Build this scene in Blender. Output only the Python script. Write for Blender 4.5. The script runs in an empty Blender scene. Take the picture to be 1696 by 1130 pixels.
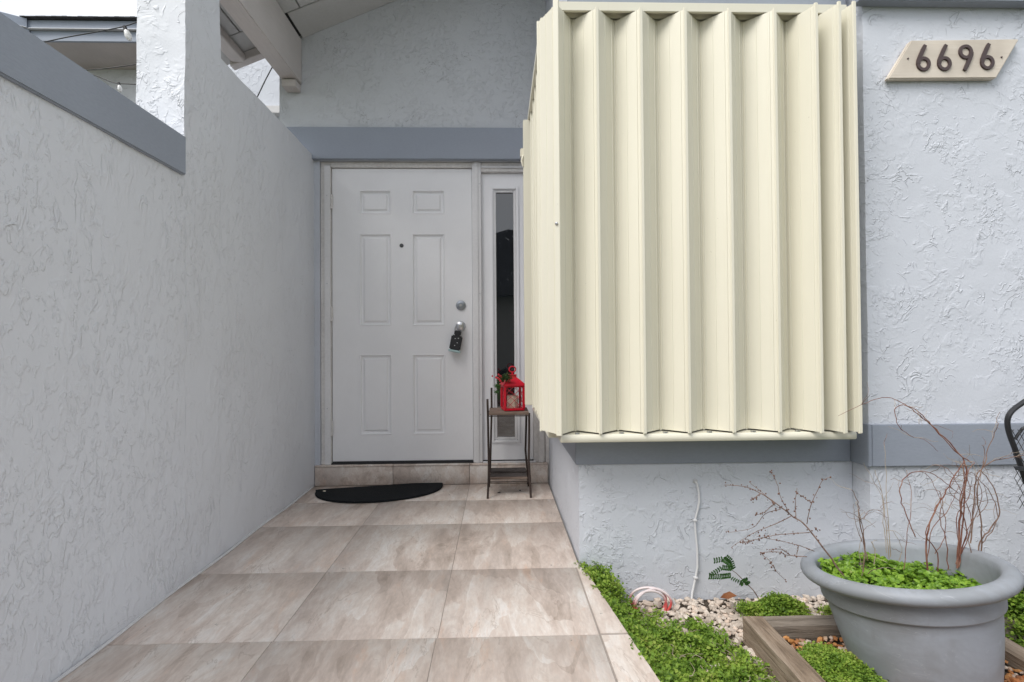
import bpy, bmesh, math, random
from mathutils import Vector, Matrix, noise as mnoise
random.seed(7)
S = bpy.context.scene
C = S.collection
R = math.radians
PI = math.pi

# ---------------------------------------------------------------- camera, sky, sun, exposure
cd = bpy.data.cameras.new('camera'); cam = bpy.data.objects.new('camera', cd); C.objects.link(cam)
cd.sensor_width = 36; cd.lens = 36 * 850 / 1696; cd.clip_start = .05; cd.clip_end = 1000
CAMROT = Matrix.Rotation(R(-1.55), 3, 'Z') @ Matrix.Rotation(R(90.75), 3, 'X') @ Matrix.Rotation(R(-.4), 3, 'Z')
CAMPOS = Vector((0, 0, .89))
cam.matrix_world = Matrix.Translation(CAMPOS) @ CAMROT.to_4x4()
S.camera = cam

SUN_EL, SUN_AZ = 50, -50           # azimuth: degrees to the left of straight behind the camera
w = bpy.data.worlds.new('World'); S.world = w; w.use_nodes = True
nt = w.node_tree; nt.nodes.clear()
out = nt.nodes.new('ShaderNodeOutputWorld'); bg = nt.nodes.new('ShaderNodeBackground')
sky = nt.nodes.new('ShaderNodeTexSky'); sky.sky_type = 'NISHITA'; sky.sun_disc = False
sky.sun_elevation = R(SUN_EL); sky.sun_rotation = R(180 + SUN_AZ * -1); sky.dust_density = 4
tc = nt.nodes.new('ShaderNodeTexCoord'); mp = nt.nodes.new('ShaderNodeMapping'); mp.inputs['Scale'].default_value = (1, 1, 2.6)
nz = nt.nodes.new('ShaderNodeTexNoise'); nz.inputs['Scale'].default_value = 2.2; nz.inputs['Detail'].default_value = 5
cr = nt.nodes.new('ShaderNodeValToRGB')
cr.color_ramp.elements[0].position = .3; cr.color_ramp.elements[0].color = (5.0, 5.25, 5.75, 1)
cr.color_ramp.elements[1].position = .7; cr.color_ramp.elements[1].color = (6.4, 6.55, 6.8, 1)
mx = nt.nodes.new('ShaderNodeMixRGB'); mx.inputs[0].default_value = .9
bg.inputs['Strength'].default_value = .1
L = nt.links.new
L(tc.outputs['Generated'], mp.inputs[0]); L(mp.outputs[0], nz.inputs['Vector']); L(nz.outputs['Fac'], cr.inputs[0])
L(sky.outputs[0], mx.inputs[1]); L(cr.outputs[0], mx.inputs[2]); L(mx.outputs[0], bg.inputs[0]); L(bg.outputs[0], out.inputs[0])
sd = bpy.data.lights.new('sun', 'SUN'); sd.energy = 1.5; sd.angle = R(32); sd.color = (1, .97, .93)
so = bpy.data.objects.new('sun', sd); C.objects.link(so)
az = R(SUN_AZ)
sdir = Vector((math.sin(az) * math.cos(R(SUN_EL)), -math.cos(az) * math.cos(R(SUN_EL)), math.sin(R(SUN_EL))))
so.rotation_euler = sdir.to_track_quat('Z', 'Y').to_euler(); so.location = sdir * 20
S.view_settings.view_transform = 'Standard'; S.view_settings.look = 'None'
S.view_settings.exposure = .95; S.view_settings.gamma = 1; S.view_settings.use_curve_mapping = False

# ---------------------------------------------------------------- materials
def newmat(name, col=(.5, .5, .5), rough=.6, metal=0, spec=.5):
    m = bpy.data.materials.new(name); m.use_nodes = True
    b = m.node_tree.nodes['Principled BSDF']
    b.inputs['Base Color'].default_value = (*col, 1); b.inputs['Roughness'].default_value = rough
    b.inputs['Metallic'].default_value = metal; b.inputs['Specular IOR Level'].default_value = spec
    return m, m.node_tree, b
class G:
    """small node-graph helper"""
    def __init__(s, t): s.t = t
    def n(s, k, **kw):
        nd = s.t.nodes.new(k)
        for a, v in kw.items(): setattr(nd, a, v)
        return nd
    def l(s, a, b): s.t.links.new(a, b)
    def pos(s, scale=(1, 1, 1), loc=(0, 0, 0), rot=(0, 0, 0), src='Position'):
        if src == 'Position': o = s.n('ShaderNodeNewGeometry').outputs['Position']
        else: o = s.n('ShaderNodeTexCoord').outputs[src]
        m = s.n('ShaderNodeMapping'); m.inputs['Scale'].default_value = scale
        m.inputs['Location'].default_value = loc; m.inputs['Rotation'].default_value = rot
        s.l(o, m.inputs[0]); return m.outputs[0]
    def noise(s, v, scale=5, detail=3, rough=.5, dist=0):
        n = s.n('ShaderNodeTexNoise'); s.l(v, n.inputs['Vector'])
        n.inputs['Scale'].default_value = scale; n.inputs['Detail'].default_value = detail
        n.inputs['Roughness'].default_value = rough; n.inputs['Distortion'].default_value = dist
        return n.outputs['Fac']
    def m(s, op, a, b=None, c=None, clamp=False):
        n = s.n('ShaderNodeMath', operation=op); n.use_clamp = clamp
        for i, v in enumerate((a, b, c)):
            if v is None: continue
            if hasattr(v, 'is_linked'): s.l(v, n.inputs[i])
            else: n.inputs[i].default_value = v
        return n.outputs[0]
    def sm(s, v, a, b, x=0., y=1.):
        n = s.n('ShaderNodeMapRange', interpolation_type='SMOOTHSTEP'); s.l(v, n.inputs[0])
        n.inputs[1].default_value = a; n.inputs[2].default_value = b
        n.inputs[3].default_value = x; n.inputs[4].default_value = y
        return n.outputs[0]
    def ramp(s, v, stops):
        n = s.n('ShaderNodeValToRGB'); e = n.color_ramp.elements
        while len(e) < len(stops): e.new(.5)
        for q, (p, c) in zip(e, stops): q.position = p; q.color = (*c, 1)
        s.l(v, n.inputs[0]); return n.outputs[0]
    def mix(s, f, a, b, mode='MIX'):
        n = s.n('ShaderNodeMixRGB', blend_type=mode)
        for i, v in enumerate((f, a, b)):
            if hasattr(v, 'is_linked'): s.l(v, n.inputs[i])
            elif isinstance(v, tuple): n.inputs[i].default_value = (*v, 1)
            else: n.inputs[i].default_value = v
        return n.outputs[0]
    def bump(s, h, b, dist=.01, strength=1, prev=None):
        n = s.n('ShaderNodeBump'); n.inputs['Distance'].default_value = dist; n.inputs['Strength'].default_value = strength
        s.l(h, n.inputs['Height'])
        if prev is not None: s.l(prev, n.inputs['Normal'])
        if b is not None: s.l(n.outputs[0], b.inputs['Normal'])
        return n.outputs[0]

def stucco(name, col, stretch=(1, 1, 1), seed=0, amt=1., dirt=.5, dens=1., ridge=.62, fs=30, k0=.44):
    m, t, b = newmat(name, col, .62, spec=.35); g = G(t)
    p = g.pos(stretch, (seed, seed * .7, seed * .3))
    cl = g.noise(p, 3.4, 3, .55, .4)                                       # where the trowel left texture
    k1 = g.sm(cl, k0, k0 + .18)
    n1 = g.noise(p, 13, 4, .6, .7); n1b = g.noise(p, 7.3, 3, .6)
    plate = g.m('MULTIPLY', g.sm(n1, .47, .60), g.sm(n1b, k0 - .04, k0 + .18))         # flattened lumps with edges that fade out
    n3 = g.noise(p, fs, 4, .62, .35)
    small = g.m('MULTIPLY', g.sm(n3, .52, .62), k1)
    n2 = g.noise(p, 9.5, 3, .5, 1.1)
    r1 = g.sm(g.m('ABSOLUTE', g.m('SUBTRACT', n2, .5)), .0, .028, 1, 0)
    r1 = g.m('MULTIPLY', r1, g.sm(g.noise(g.pos(stretch, (seed + 3, 5, 9)), 8, 3, .5, .3), .54 - .02 * dens, .66))
    fine = g.noise(p, 110, 4, .65); big = g.noise(p, 2.1, 3, .5)
    h = g.m('ADD', g.m('MULTIPLY', plate, .34), g.m('MULTIPLY', r1, ridge))
    h = g.m('ADD', h, g.m('MULTIPLY', small, .44))
    h = g.m('ADD', h, g.m('MULTIPLY', fine, .15))
    h = g.m('ADD', h, g.m('MULTIPLY', big, 2.4))
    g.bump(h, b, .0046 * amt, 1)
    # paint tone drifts a little, and the foot of a wall is slightly soiled
    tone = g.noise(g.pos((1, 1, 1), (seed, 2, 1)), 1.3, 3, .6)
    c = g.mix(g.sm(tone, .3, .7, 0, .35), col, (col[0] * .93, col[1] * .92, col[2] * .90))
    # hairline cracks / specks
    n4 = g.noise(g.pos((1, 1, 1), (seed + 7, 1, 2)), 4.3, 5, .62, .8)
    crack = g.sm(g.m('ABSOLUTE', g.m('SUBTRACT', n4, .5)), 0, .0035, 1, 0)
    crack = g.m('MULTIPLY', crack, g.sm(g.noise(g.pos((1, 1, 1), (seed, 8, 2)), 2.2, 2), .54, .62))
    c = g.mix(g.m('MULTIPLY', crack, .55 * dirt), c, (.16, .16, .165))
    sp = g.sm(g.noise(g.pos((1, 1, 1), (seed + 1, 3, 2)), 38, 2, .5), .76, .80)
    c = g.mix(g.m('MULTIPLY', sp, .5 * dirt), c, (.2, .19, .18))
    sep = g.n('ShaderNodeSeparateXYZ'); g.l(g.n('ShaderNodeNewGeometry').outputs['Position'], sep.inputs[0])
    low = g.sm(g.m('ADD', sep.outputs[2], g.m('MULTIPLY', g.noise(g.pos(), 7, 4, .6), .12)), .03, .12, 1, 0)
    c = g.mix(g.m('MULTIPLY', low, .35 * dirt), c, (.33, .31, .29))
    g.l(c, b.inputs['Base Color'])
    return m
WALLC = (.545, .565, .60)
M = {}
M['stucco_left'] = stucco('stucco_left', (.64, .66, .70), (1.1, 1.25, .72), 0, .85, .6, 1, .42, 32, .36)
M['stucco_front'] = stucco('stucco_front', (.64, .67, .73), (1.25, 1, 1.25), 11, .85, .25, 2)
M['stucco_door'] = stucco('stucco_door', (.58, .60, .63), (1.2, 1, 1.2), 23, .95, 1.4, 1, .4, 32, .36)
M['stucco_white_and_lit'] = stucco('stucco_white_and_lit', (.76, .78, .82), (1, 1, 1), 31, 1.3, 1.1)  # neighbour's white wall; also the light painted onto the pillar front

def paint(name, col, rough=.5, var=.06, bump=.15, grain=None, scale=60):
    m, t, b = newmat(name, col, rough, spec=.4); g = G(t)
    p = g.pos(grain or (1, 1, 1))
    n = g.noise(p, scale, 4, .6)
    n2 = g.noise(g.pos(), 2.4, 4, .6)
    f = g.m('ADD', g.m('MULTIPLY', n, .4), g.m('MULTIPLY', n2, .6))
    g.l(g.mix(g.sm(f, .35, .65), tuple(c * (1 - var) for c in col), tuple(min(1, c * (1 + var)) for c in col)), b.inputs['Base Color'])
    g.l(g.sm(n2, .3, .7, rough * .85, min(1, rough * 1.15)), b.inputs['Roughness'])
    g.bump(n, b, .001, bump)
    return m
M['band'] = paint('band_paint', (.285, .315, .37), .55, .05, .5, (1, 1, 3))
M['band_dark'] = paint('fascia_paint', (.33, .37, .44), .5, .05, .3)
M['door'] = paint('door_paint', (.81, .81, .825), .42, .03, .25, (40, 1, 2), 12)
M['frame'] = paint('frame_paint', (.72, .715, .72), .45, .05, .5)
M['frame_old'] = paint('worn_frame_paint', (.67, .65, .63), .55, .12, .8)
M['beam'] = paint('beam_paint', (.56, .525, .51), .6, .07, .6, (2, .25, 8), 40)
M['ceiling'] = paint('ceiling_paint', (.50, .50, .495), .65, .05, .4)
M['return_paint'] = paint('return_paint', (.52, .545, .60), .5, .04, .3)
M['caulk'] = paint('caulk', (.55, .55, .56), .6, .1, .5)
M['grout'] = paint('grout', (.36, .315, .28), .85, .15, .8)
M['metal'] = newmat('satin_nickel', (.55, .56, .58), .28, 1)[0]
M['brass'] = newmat('hinge_metal', (.50, .48, .45), .4, .8)[0]
M['dark'] = newmat('dark_gap', (.03, .03, .032), .8)[0]
M['blackplastic'] = newmat('black_plastic', (.018, .018, .02), .38)[0]
M['whiteplastic'] = newmat('white_plastic', (.75, .76, .78), .35)[0]
M['red'] = paint('red_enamel', (.62, .008, .028), .38, .08, .3)
M['candle'] = newmat('candle_wax', (.74, .66, .52), .5)[0]
M['berry'] = newmat('berry', (.5, .02, .03), .3)[0]
M['iron'] = paint('rusty_iron', (.055, .038, .032), .7, .5, 2, scale=200)
M['chair'] = newmat('black_iron', (.02, .021, .024), .42)[0]
M['shingle'] = paint('shingle', (.07, .07, .075), .9, .3, 3, scale=90)
M['cream_plastic'] = newmat('cream_plastic', (.72, .68, .56), .4)[0]

# shutter aluminium: cream enamel with faint vertical extrusion lines and dust
m, t, b = newmat('shutter_enamel', (.80, .755, .60), .36, spec=.45); g = G(t)
nv = g.noise(g.pos((260, 260, .15)), 1, 2, .5); nd = g.noise(g.pos((1, 1, .5)), 3.1, 5, .65)
c = g.mix(g.sm(nd, .35, .75), (.75, .722, .60), (.725, .697, .575))
c = g.mix(g.sm(nv, .3, .7, 0, .03), c, (.68, .64, .52))
sp = g.sm(g.noise(g.pos((1, 1, 1)), 55, 2), .77, .8); c = g.mix(g.m('MULTIPLY', sp, .4), c, (.35, .3, .22))
gr = g.m('MULTIPLY', g.sm(g.noise(g.pos((14, 14, .8)), 1.6, 5, .7), .56, .80), .12); c = g.mix(gr, c, (.55, .50, .38))
g.l(c, b.inputs['Base Color']); g.bump(nv, b, .0002, .07); g.l(g.sm(nd, .3, .7, .3, .46), b.inputs['Roughness'])
M['shutter'] = m

# stone-look porcelain tile: every tile object shifts the pattern by its own random number
m, t, b = newmat('stone_tile', (.4, .35, .3), .38, spec=.45); g = G(t)
oi = g.n('ShaderNodeObjectInfo'); pos = g.n('ShaderNodeNewGeometry').outputs['Position']
va = g.n('ShaderNodeVectorMath', operation='SCALE'); cmb = g.n('ShaderNodeCombineXYZ')
for i, k in enumerate((.34, .22, .0)): g.l(g.m('MULTIPLY', oi.outputs['Random'], k), cmb.inputs[i])
vv = g.n('ShaderNodeVectorMath', operation='ADD'); g.l(pos, vv.inputs[0]); g.l(cmb.outputs[0], vv.inputs[1])
mp_ = g.n('ShaderNodeMapping'); mp_.inputs['Rotation'].default_value = (0, 0, R(14)); mp_.inputs['Scale'].default_value = (1.45, .42, 1)
g.l(vv.outputs[0], mp_.inputs[0]); P1 = mp_.outputs[0]
wn = g.n('ShaderNodeTexNoise'); wn.inputs['Scale'].default_value = 3.2; wn.inputs['Detail'].default_value = 4; g.l(P1, wn.inputs['Vector'])
wsc = g.n('ShaderNodeVectorMath', operation='SCALE'); wsc.inputs['Scale'].default_value = .34; g.l(wn.outputs['Color'], wsc.inputs[0])
wad = g.n('ShaderNodeVectorMath', operation='ADD'); g.l(P1, wad.inputs[0]); g.l(wsc.outputs[0], wad.inputs[1])
def cells(sc_, vec):
    vo = g.n('ShaderNodeTexVoronoi'); vo.inputs['Scale'].default_value = sc_; g.l(vec, vo.inputs['Vector'])
    q = g.n('ShaderNodeSeparateXYZ'); g.l(vo.outputs['Color'], q.inputs[0]); return q.outputs[0]
c1 = cells(4.6, wad.outputs[0]); c2 = cells(9.5, wad.outputs[0])
n1 = g.noise(P1, 3.0, 6, .62, 1.2); n2 = g.noise(P1, 9, 7, .7, .7); n3 = g.noise(P1, 80, 3, .6); n4 = g.noise(P1, 24, 6, .78, .4)
f = g.m('ADD', g.m('MULTIPLY', c1, .10), g.m('MULTIPLY', c2, .07)); f = g.m('ADD', f, g.m('MULTIPLY', n1, .22)); f = g.m('ADD', f, g.m('MULTIPLY', n2, .42)); f = g.m('ADD', f, g.m('MULTIPLY', n4, .22))
col = g.ramp(f, [(.36, (.36, .285, .235)), (.43, (.50, .41, .35)), (.495, (.61, .51, .445)), (.56, (.69, .61, .545)), (.64, (.78, .73, .685))])
rust = g.m('MULTIPLY', g.sm(g.noise(P1, 4.5, 6, .7, 1.5), .52, .68), g.sm(n2, .42, .62)); col = g.mix(g.m('MULTIPLY', rust, .55), col, (.62, .40, .275))
gry = g.sm(g.noise(P1, 2.2, 3, .55, .5), .5, .68); col = g.mix(g.m('MULTIPLY', gry, .35), col, (.47, .435, .41))
vn = g.noise(P1, 3.6, 6, .6, 1.9); vein = g.sm(g.m('ABSOLUTE', g.m('SUBTRACT', vn, .5)), 0, .012, 1, 0)
vein = g.m('MULTIPLY', vein, g.sm(n1, .45, .6)); col = g.mix(g.m('MULTIPLY', vein, .5), col, (.32, .235, .18))
col = g.mix(g.sm(n3, .35, .7, 0, .14), col, (.28, .25, .23))
dn = g.noise(g.pos(), 2.1, 6, .7); col = g.mix(g.sm(dn, .52, .72, 0, .2), col, (.38, .34, .31))      # dust
dsp = g.sm(g.noise(g.pos(), 31, 3, .5), .735, .765); col = g.mix(g.m('MULTIPLY', dsp, .6), col, (.10, .085, .07))
g.l(col, b.inputs['Base Color']); g.l(g.sm(dn, .3, .7, .34, .6), b.inputs['Roughness'])
g.bump(g.m('ADD', g.m('MULTIPLY', n2, .6), g.m('MULTIPLY', n3, .25)), b, .0015, .5)
M['tile'] = m

def wood(name, a, bcol, grain=(1, 1, 1), rough=.8, bump=1.):
    m, t, b = newmat(name, a, rough, spec=.25); g = G(t); p = g.pos(grain)
    n = g.noise(p, 14, 6, .7, .8); k = g.noise(g.pos(), 5, 3)
    c = g.ramp(n, [(.3, tuple(x * .45 for x in a)), (.45, a), (.62, bcol), (.75, tuple(x * .8 for x in a))])
    c = g.mix(g.sm(k, .4, .7, 0, .4), c, tuple(x * .55 for x in a))
    g.l(c, b.inputs['Base Color']); g.bump(n, b, .006, bump); return m
M['timber_y'] = wood('weathered_timber_y', (.26, .195, .14), (.40, .32, .25), (3, .22, 3))
M['timber_x'] = wood('weathered_timber_x', (.21, .175, .14), (.33, .28, .235), (.22, 3, 3))
M['shelf'] = wood('weathered_shelf', (.20, .145, .115), (.30, .235, .195), (.35, 3, 3), .8, .6)
M['sign'] = wood('sign_board', (.62, .54, .44), (.70, .62, .53), (.25, 4, 3), .55, .15)
nn = M['sign'].node_tree
for nd in nn.nodes:
    if nd.type == 'VALTORGB':
        for e, c in zip(nd.color_ramp.elements, ((.60, .53, .44), (.68, .61, .52), (.71, .645, .555), (.68, .61, .52))): e.color = (*c, 1)
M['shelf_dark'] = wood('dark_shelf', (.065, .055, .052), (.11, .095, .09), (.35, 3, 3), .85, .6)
M['digit'] = paint('digit_bronze', (.062, .04, .038), .4, .2, .5)
# mat
m, t, b = newmat('mat_fibre', (.012, .013, .014), .9, spec=.2); g = G(t)
n = g.noise(g.pos(), 220, 2, .6); g.bump(n, b, .004, 1); s2 = g.sm(g.noise(g.pos(), 130, 2), .7, .76)
g.l(g.mix(g.m('MULTIPLY', s2, .5), (.011, .013, .015), (.12, .12, .11)), b.inputs['Base Color']); M['mat'] = m
# glass pane with dusty spots over a dark room
m, t, b = newmat('dusty_glass', (.012, .014, .018), .02, spec=1.); b.inputs['IOR'].default_value = 1.6; g = G(t)
dz = g.m('MULTIPLY', g.sm(g.noise(g.pos(), 70, 3, .6), .6, .8), g.sm(g.noise(g.pos(), 6, 3), .4, .7))
g.l(g.mix(g.m('MULTIPLY', dz, .35), (.010, .012, .015), (.3, .32, .34)), b.inputs['Base Color'])
g.l(g.sm(dz, 0, 1, .015, .5), b.inputs['Roughness']); M['glass'] = m
# pot plastic, sun-faded and scuffed
m, t, b = newmat('pot_plastic', (.21, .225, .24), .5, spec=.4); g = G(t)
n = g.noise(g.pos((1, 1, 1.6)), 4.5, 6, .65, .5); sc = g.noise(g.pos((1, 1, 1)), 25, 4, .7)
c = g.mix(g.sm(n, .35, .68), (.25, .265, .285), (.32, .345, .39)); c = g.mix(g.m('MULTIPLY', g.sm(sc, .6, .72), g.sm(n, .5, .65)), c, (.46, .49, .55))
stn = g.m('MULTIPLY', g.sm(g.noise(g.pos((1, 1, .22)), 26, 4, .6), .5, .7), g.sm(g.noise(g.pos(), 6, 3), .42, .62)); c = g.mix(g.m('MULTIPLY', stn, .35), c, (.20, .20, .195))
scr = g.m('MULTIPLY', g.sm(g.m('ABSOLUTE', g.m('SUBTRACT', g.noise(g.pos((1, 1, 5)), 7, 2, .5, 1.), .5)), 0, .006, 1, 0), g.sm(g.noise(g.pos(), 5, 2), .5, .6)); c = g.mix(g.m('MULTIPLY', scr, .35), c, (.5, .52, .56))
g.l(c, b.inputs['Base Color']); g.l(g.sm(n, .3, .7, .42, .62), b.inputs['Roughness']); g.bump(sc, b, .001, .3); M['pot'] = m
# soil
m, t, b = newmat('soil', (.07, .055, .042), .95, spec=.1); g = G(t)
n = g.noise(g.pos(), 45, 6, .7); g.bump(n, b, .02, 1)
g.l(g.ramp(n, [(.3, (.03, .024, .018)), (.55, (.09, .072, .055)), (.75, (.20, .17, .14))]), b.inputs['Base Color']); M['soil'] = m
# lawn / far ground
m, t, b = newmat('ground_soil', (.07, .06, .045), .95, spec=.1); g = G(t)
n = g.noise(g.pos(), 38, 6, .7); k = g.noise(g.pos(), .7, 4)
g.bump(n, b, .02, 1)
c = g.ramp(n, [(.3, (.035, .027, .02)), (.55, (.11, .088, .068)), (.75, (.24, .20, .17))])
sx = g.n('ShaderNodeSeparateXYZ'); g.l(g.n('ShaderNodeNewGeometry').outputs['Position'], sx.inputs[0])
c = g.mix(g.sm(sx.outputs[1], -1.5, -.6, 1, 0), c, g.ramp(k, [(.3, (.05, .085, .025)), (.7, (.10, .14, .05))]))
g.l(c, b.inputs['Base Color']); M['ground'] = m
def islandmat(name, stops, rough=.6, transl=0, spec=.3, noise_mix=.0, bump=0):
    m, t, b = newmat(name, stops[0][1], rough, spec=spec); g = G(t)
    rp = g.n('ShaderNodeNewGeometry').outputs['Random Per Island']
    f = rp
    if noise_mix:
        f = g.m('ADD', g.m('MULTIPLY', rp, 1 - noise_mix), g.m('MULTIPLY', g.sm(g.noise(g.pos(), 9, 3), .3, .7), noise_mix))
    c = g.ramp(f, stops)
    if bump: n = g.noise(g.pos(), 90, 4, .6); g.bump(n, b, .006, bump); c = g.mix(g.sm(n, .4, .7, 0, .3), c, tuple(x * .6 for x in stops[0][1]))
    g.l(c, b.inputs['Base Color'])
    if transl:
        tr = g.n('ShaderNodeBsdfTranslucent'); g.l(c, tr.inputs[0]); ms = g.n('ShaderNodeMixShader'); ms.inputs[0].default_value = transl
        o = [x for x in t.nodes if x.type == 'OUTPUT_MATERIAL'][0]
        g.l(b.outputs[0], ms.inputs[1]); g.l(tr.outputs[0], ms.inputs[2]); g.l(ms.outputs[0], o.inputs[0])
    return m
M['cover'] = islandmat('ground_cover_leaf', [(0, (.07, .14, .02)), (.3, (.16, .28, .035)), (.7, (.29, .42, .06)), (.93, (.42, .48, .12)), (1, (.36, .20, .10))], .5, .35, .3, .45)
M['clover'] = islandmat('clover_leaf', [(0, (.09, .19, .02)), (.5, (.20, .36, .035)), (.9, (.32, .50, .06)), (1, (.42, .45, .15))], .42, .35, .4, .3)
M['weed'] = islandmat('weed_leaf', [(0, (.04, .11, .03)), (1, (.08, .19, .05))], .5, .3)
M['gravel'] = islandmat('limestone_chip', [(0, (.36, .31, .26)), (.3, (.56, .48, .41)), (.65, (.70, .62, .54)), (1, (.66, .52, .42))], .85, 0, .2, 0, .6)
M['gravel_o'] = islandmat('mixed_chip', [(0, (.42, .15, .05)), (.3, (.5, .24, .08)), (.55, (.30, .12, .06)), (.75, (.6, .53, .45)), (1, (.5, .30, .16))], .6, 0, .4, 0, .4)
M['bark'] = wood('dead_stem', (.17, .105, .08), (.30, .21, .17), (3, 3, 1))
M['bark_red'] = wood('red_stem', (.21, .085, .06), (.33, .19, .14), (3, 3, 1))
M['bark_pale'] = wood('pale_stem', (.36, .29, .22), (.45, .38, .30), (3, 3, 1))
M['bud'] = newmat('dry_bud', (.13, .065, .045), .8)[0]
M['dryleaf'] = wood('dry_leaf', (.20, .075, .03), (.30, .13, .06), (1, 1, 1))
m, t, b = newmat('cable_white', (.72, .72, .73), .4); M['cable'] = m
m, t, b = newmat('coil_jacket', (.7, .2, .2), .4); g = G(t)      # red near the ground, faded white at the crown of the coil
sx = g.n('ShaderNodeSeparateXYZ'); g.l(g.n('ShaderNodeNewGeometry').outputs['Position'], sx.inputs[0])
g.l(g.mix(g.sm(sx.outputs[2], -.128, -.085), (.62, .09, .085), (.72, .62, .62)), b.inputs['Base Color']); M['coil'] = m
M['greenery'] = islandmat('fir_sprig', [(0, (.015, .04, .012)), (1, (.05, .10, .02))], .6)
M['wire'] = newmat('black_wire', (.02, .02, .022), .5)[0]
m, t, b = newmat('bulb_glass', (.85, .85, .82), .08, spec=.6); b.inputs['Transmission Weight'].default_value = .35; M['bulb'] = m
M['lantern_pane'] = newmat('lantern_pane', (1, 1, 1), .03)[0]
b = M['lantern_pane'].node_tree.nodes['Principled BSDF']; b.inputs['Transmission Weight'].default_value = 1; b.inputs['IOR'].default_value = 1.05

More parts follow.
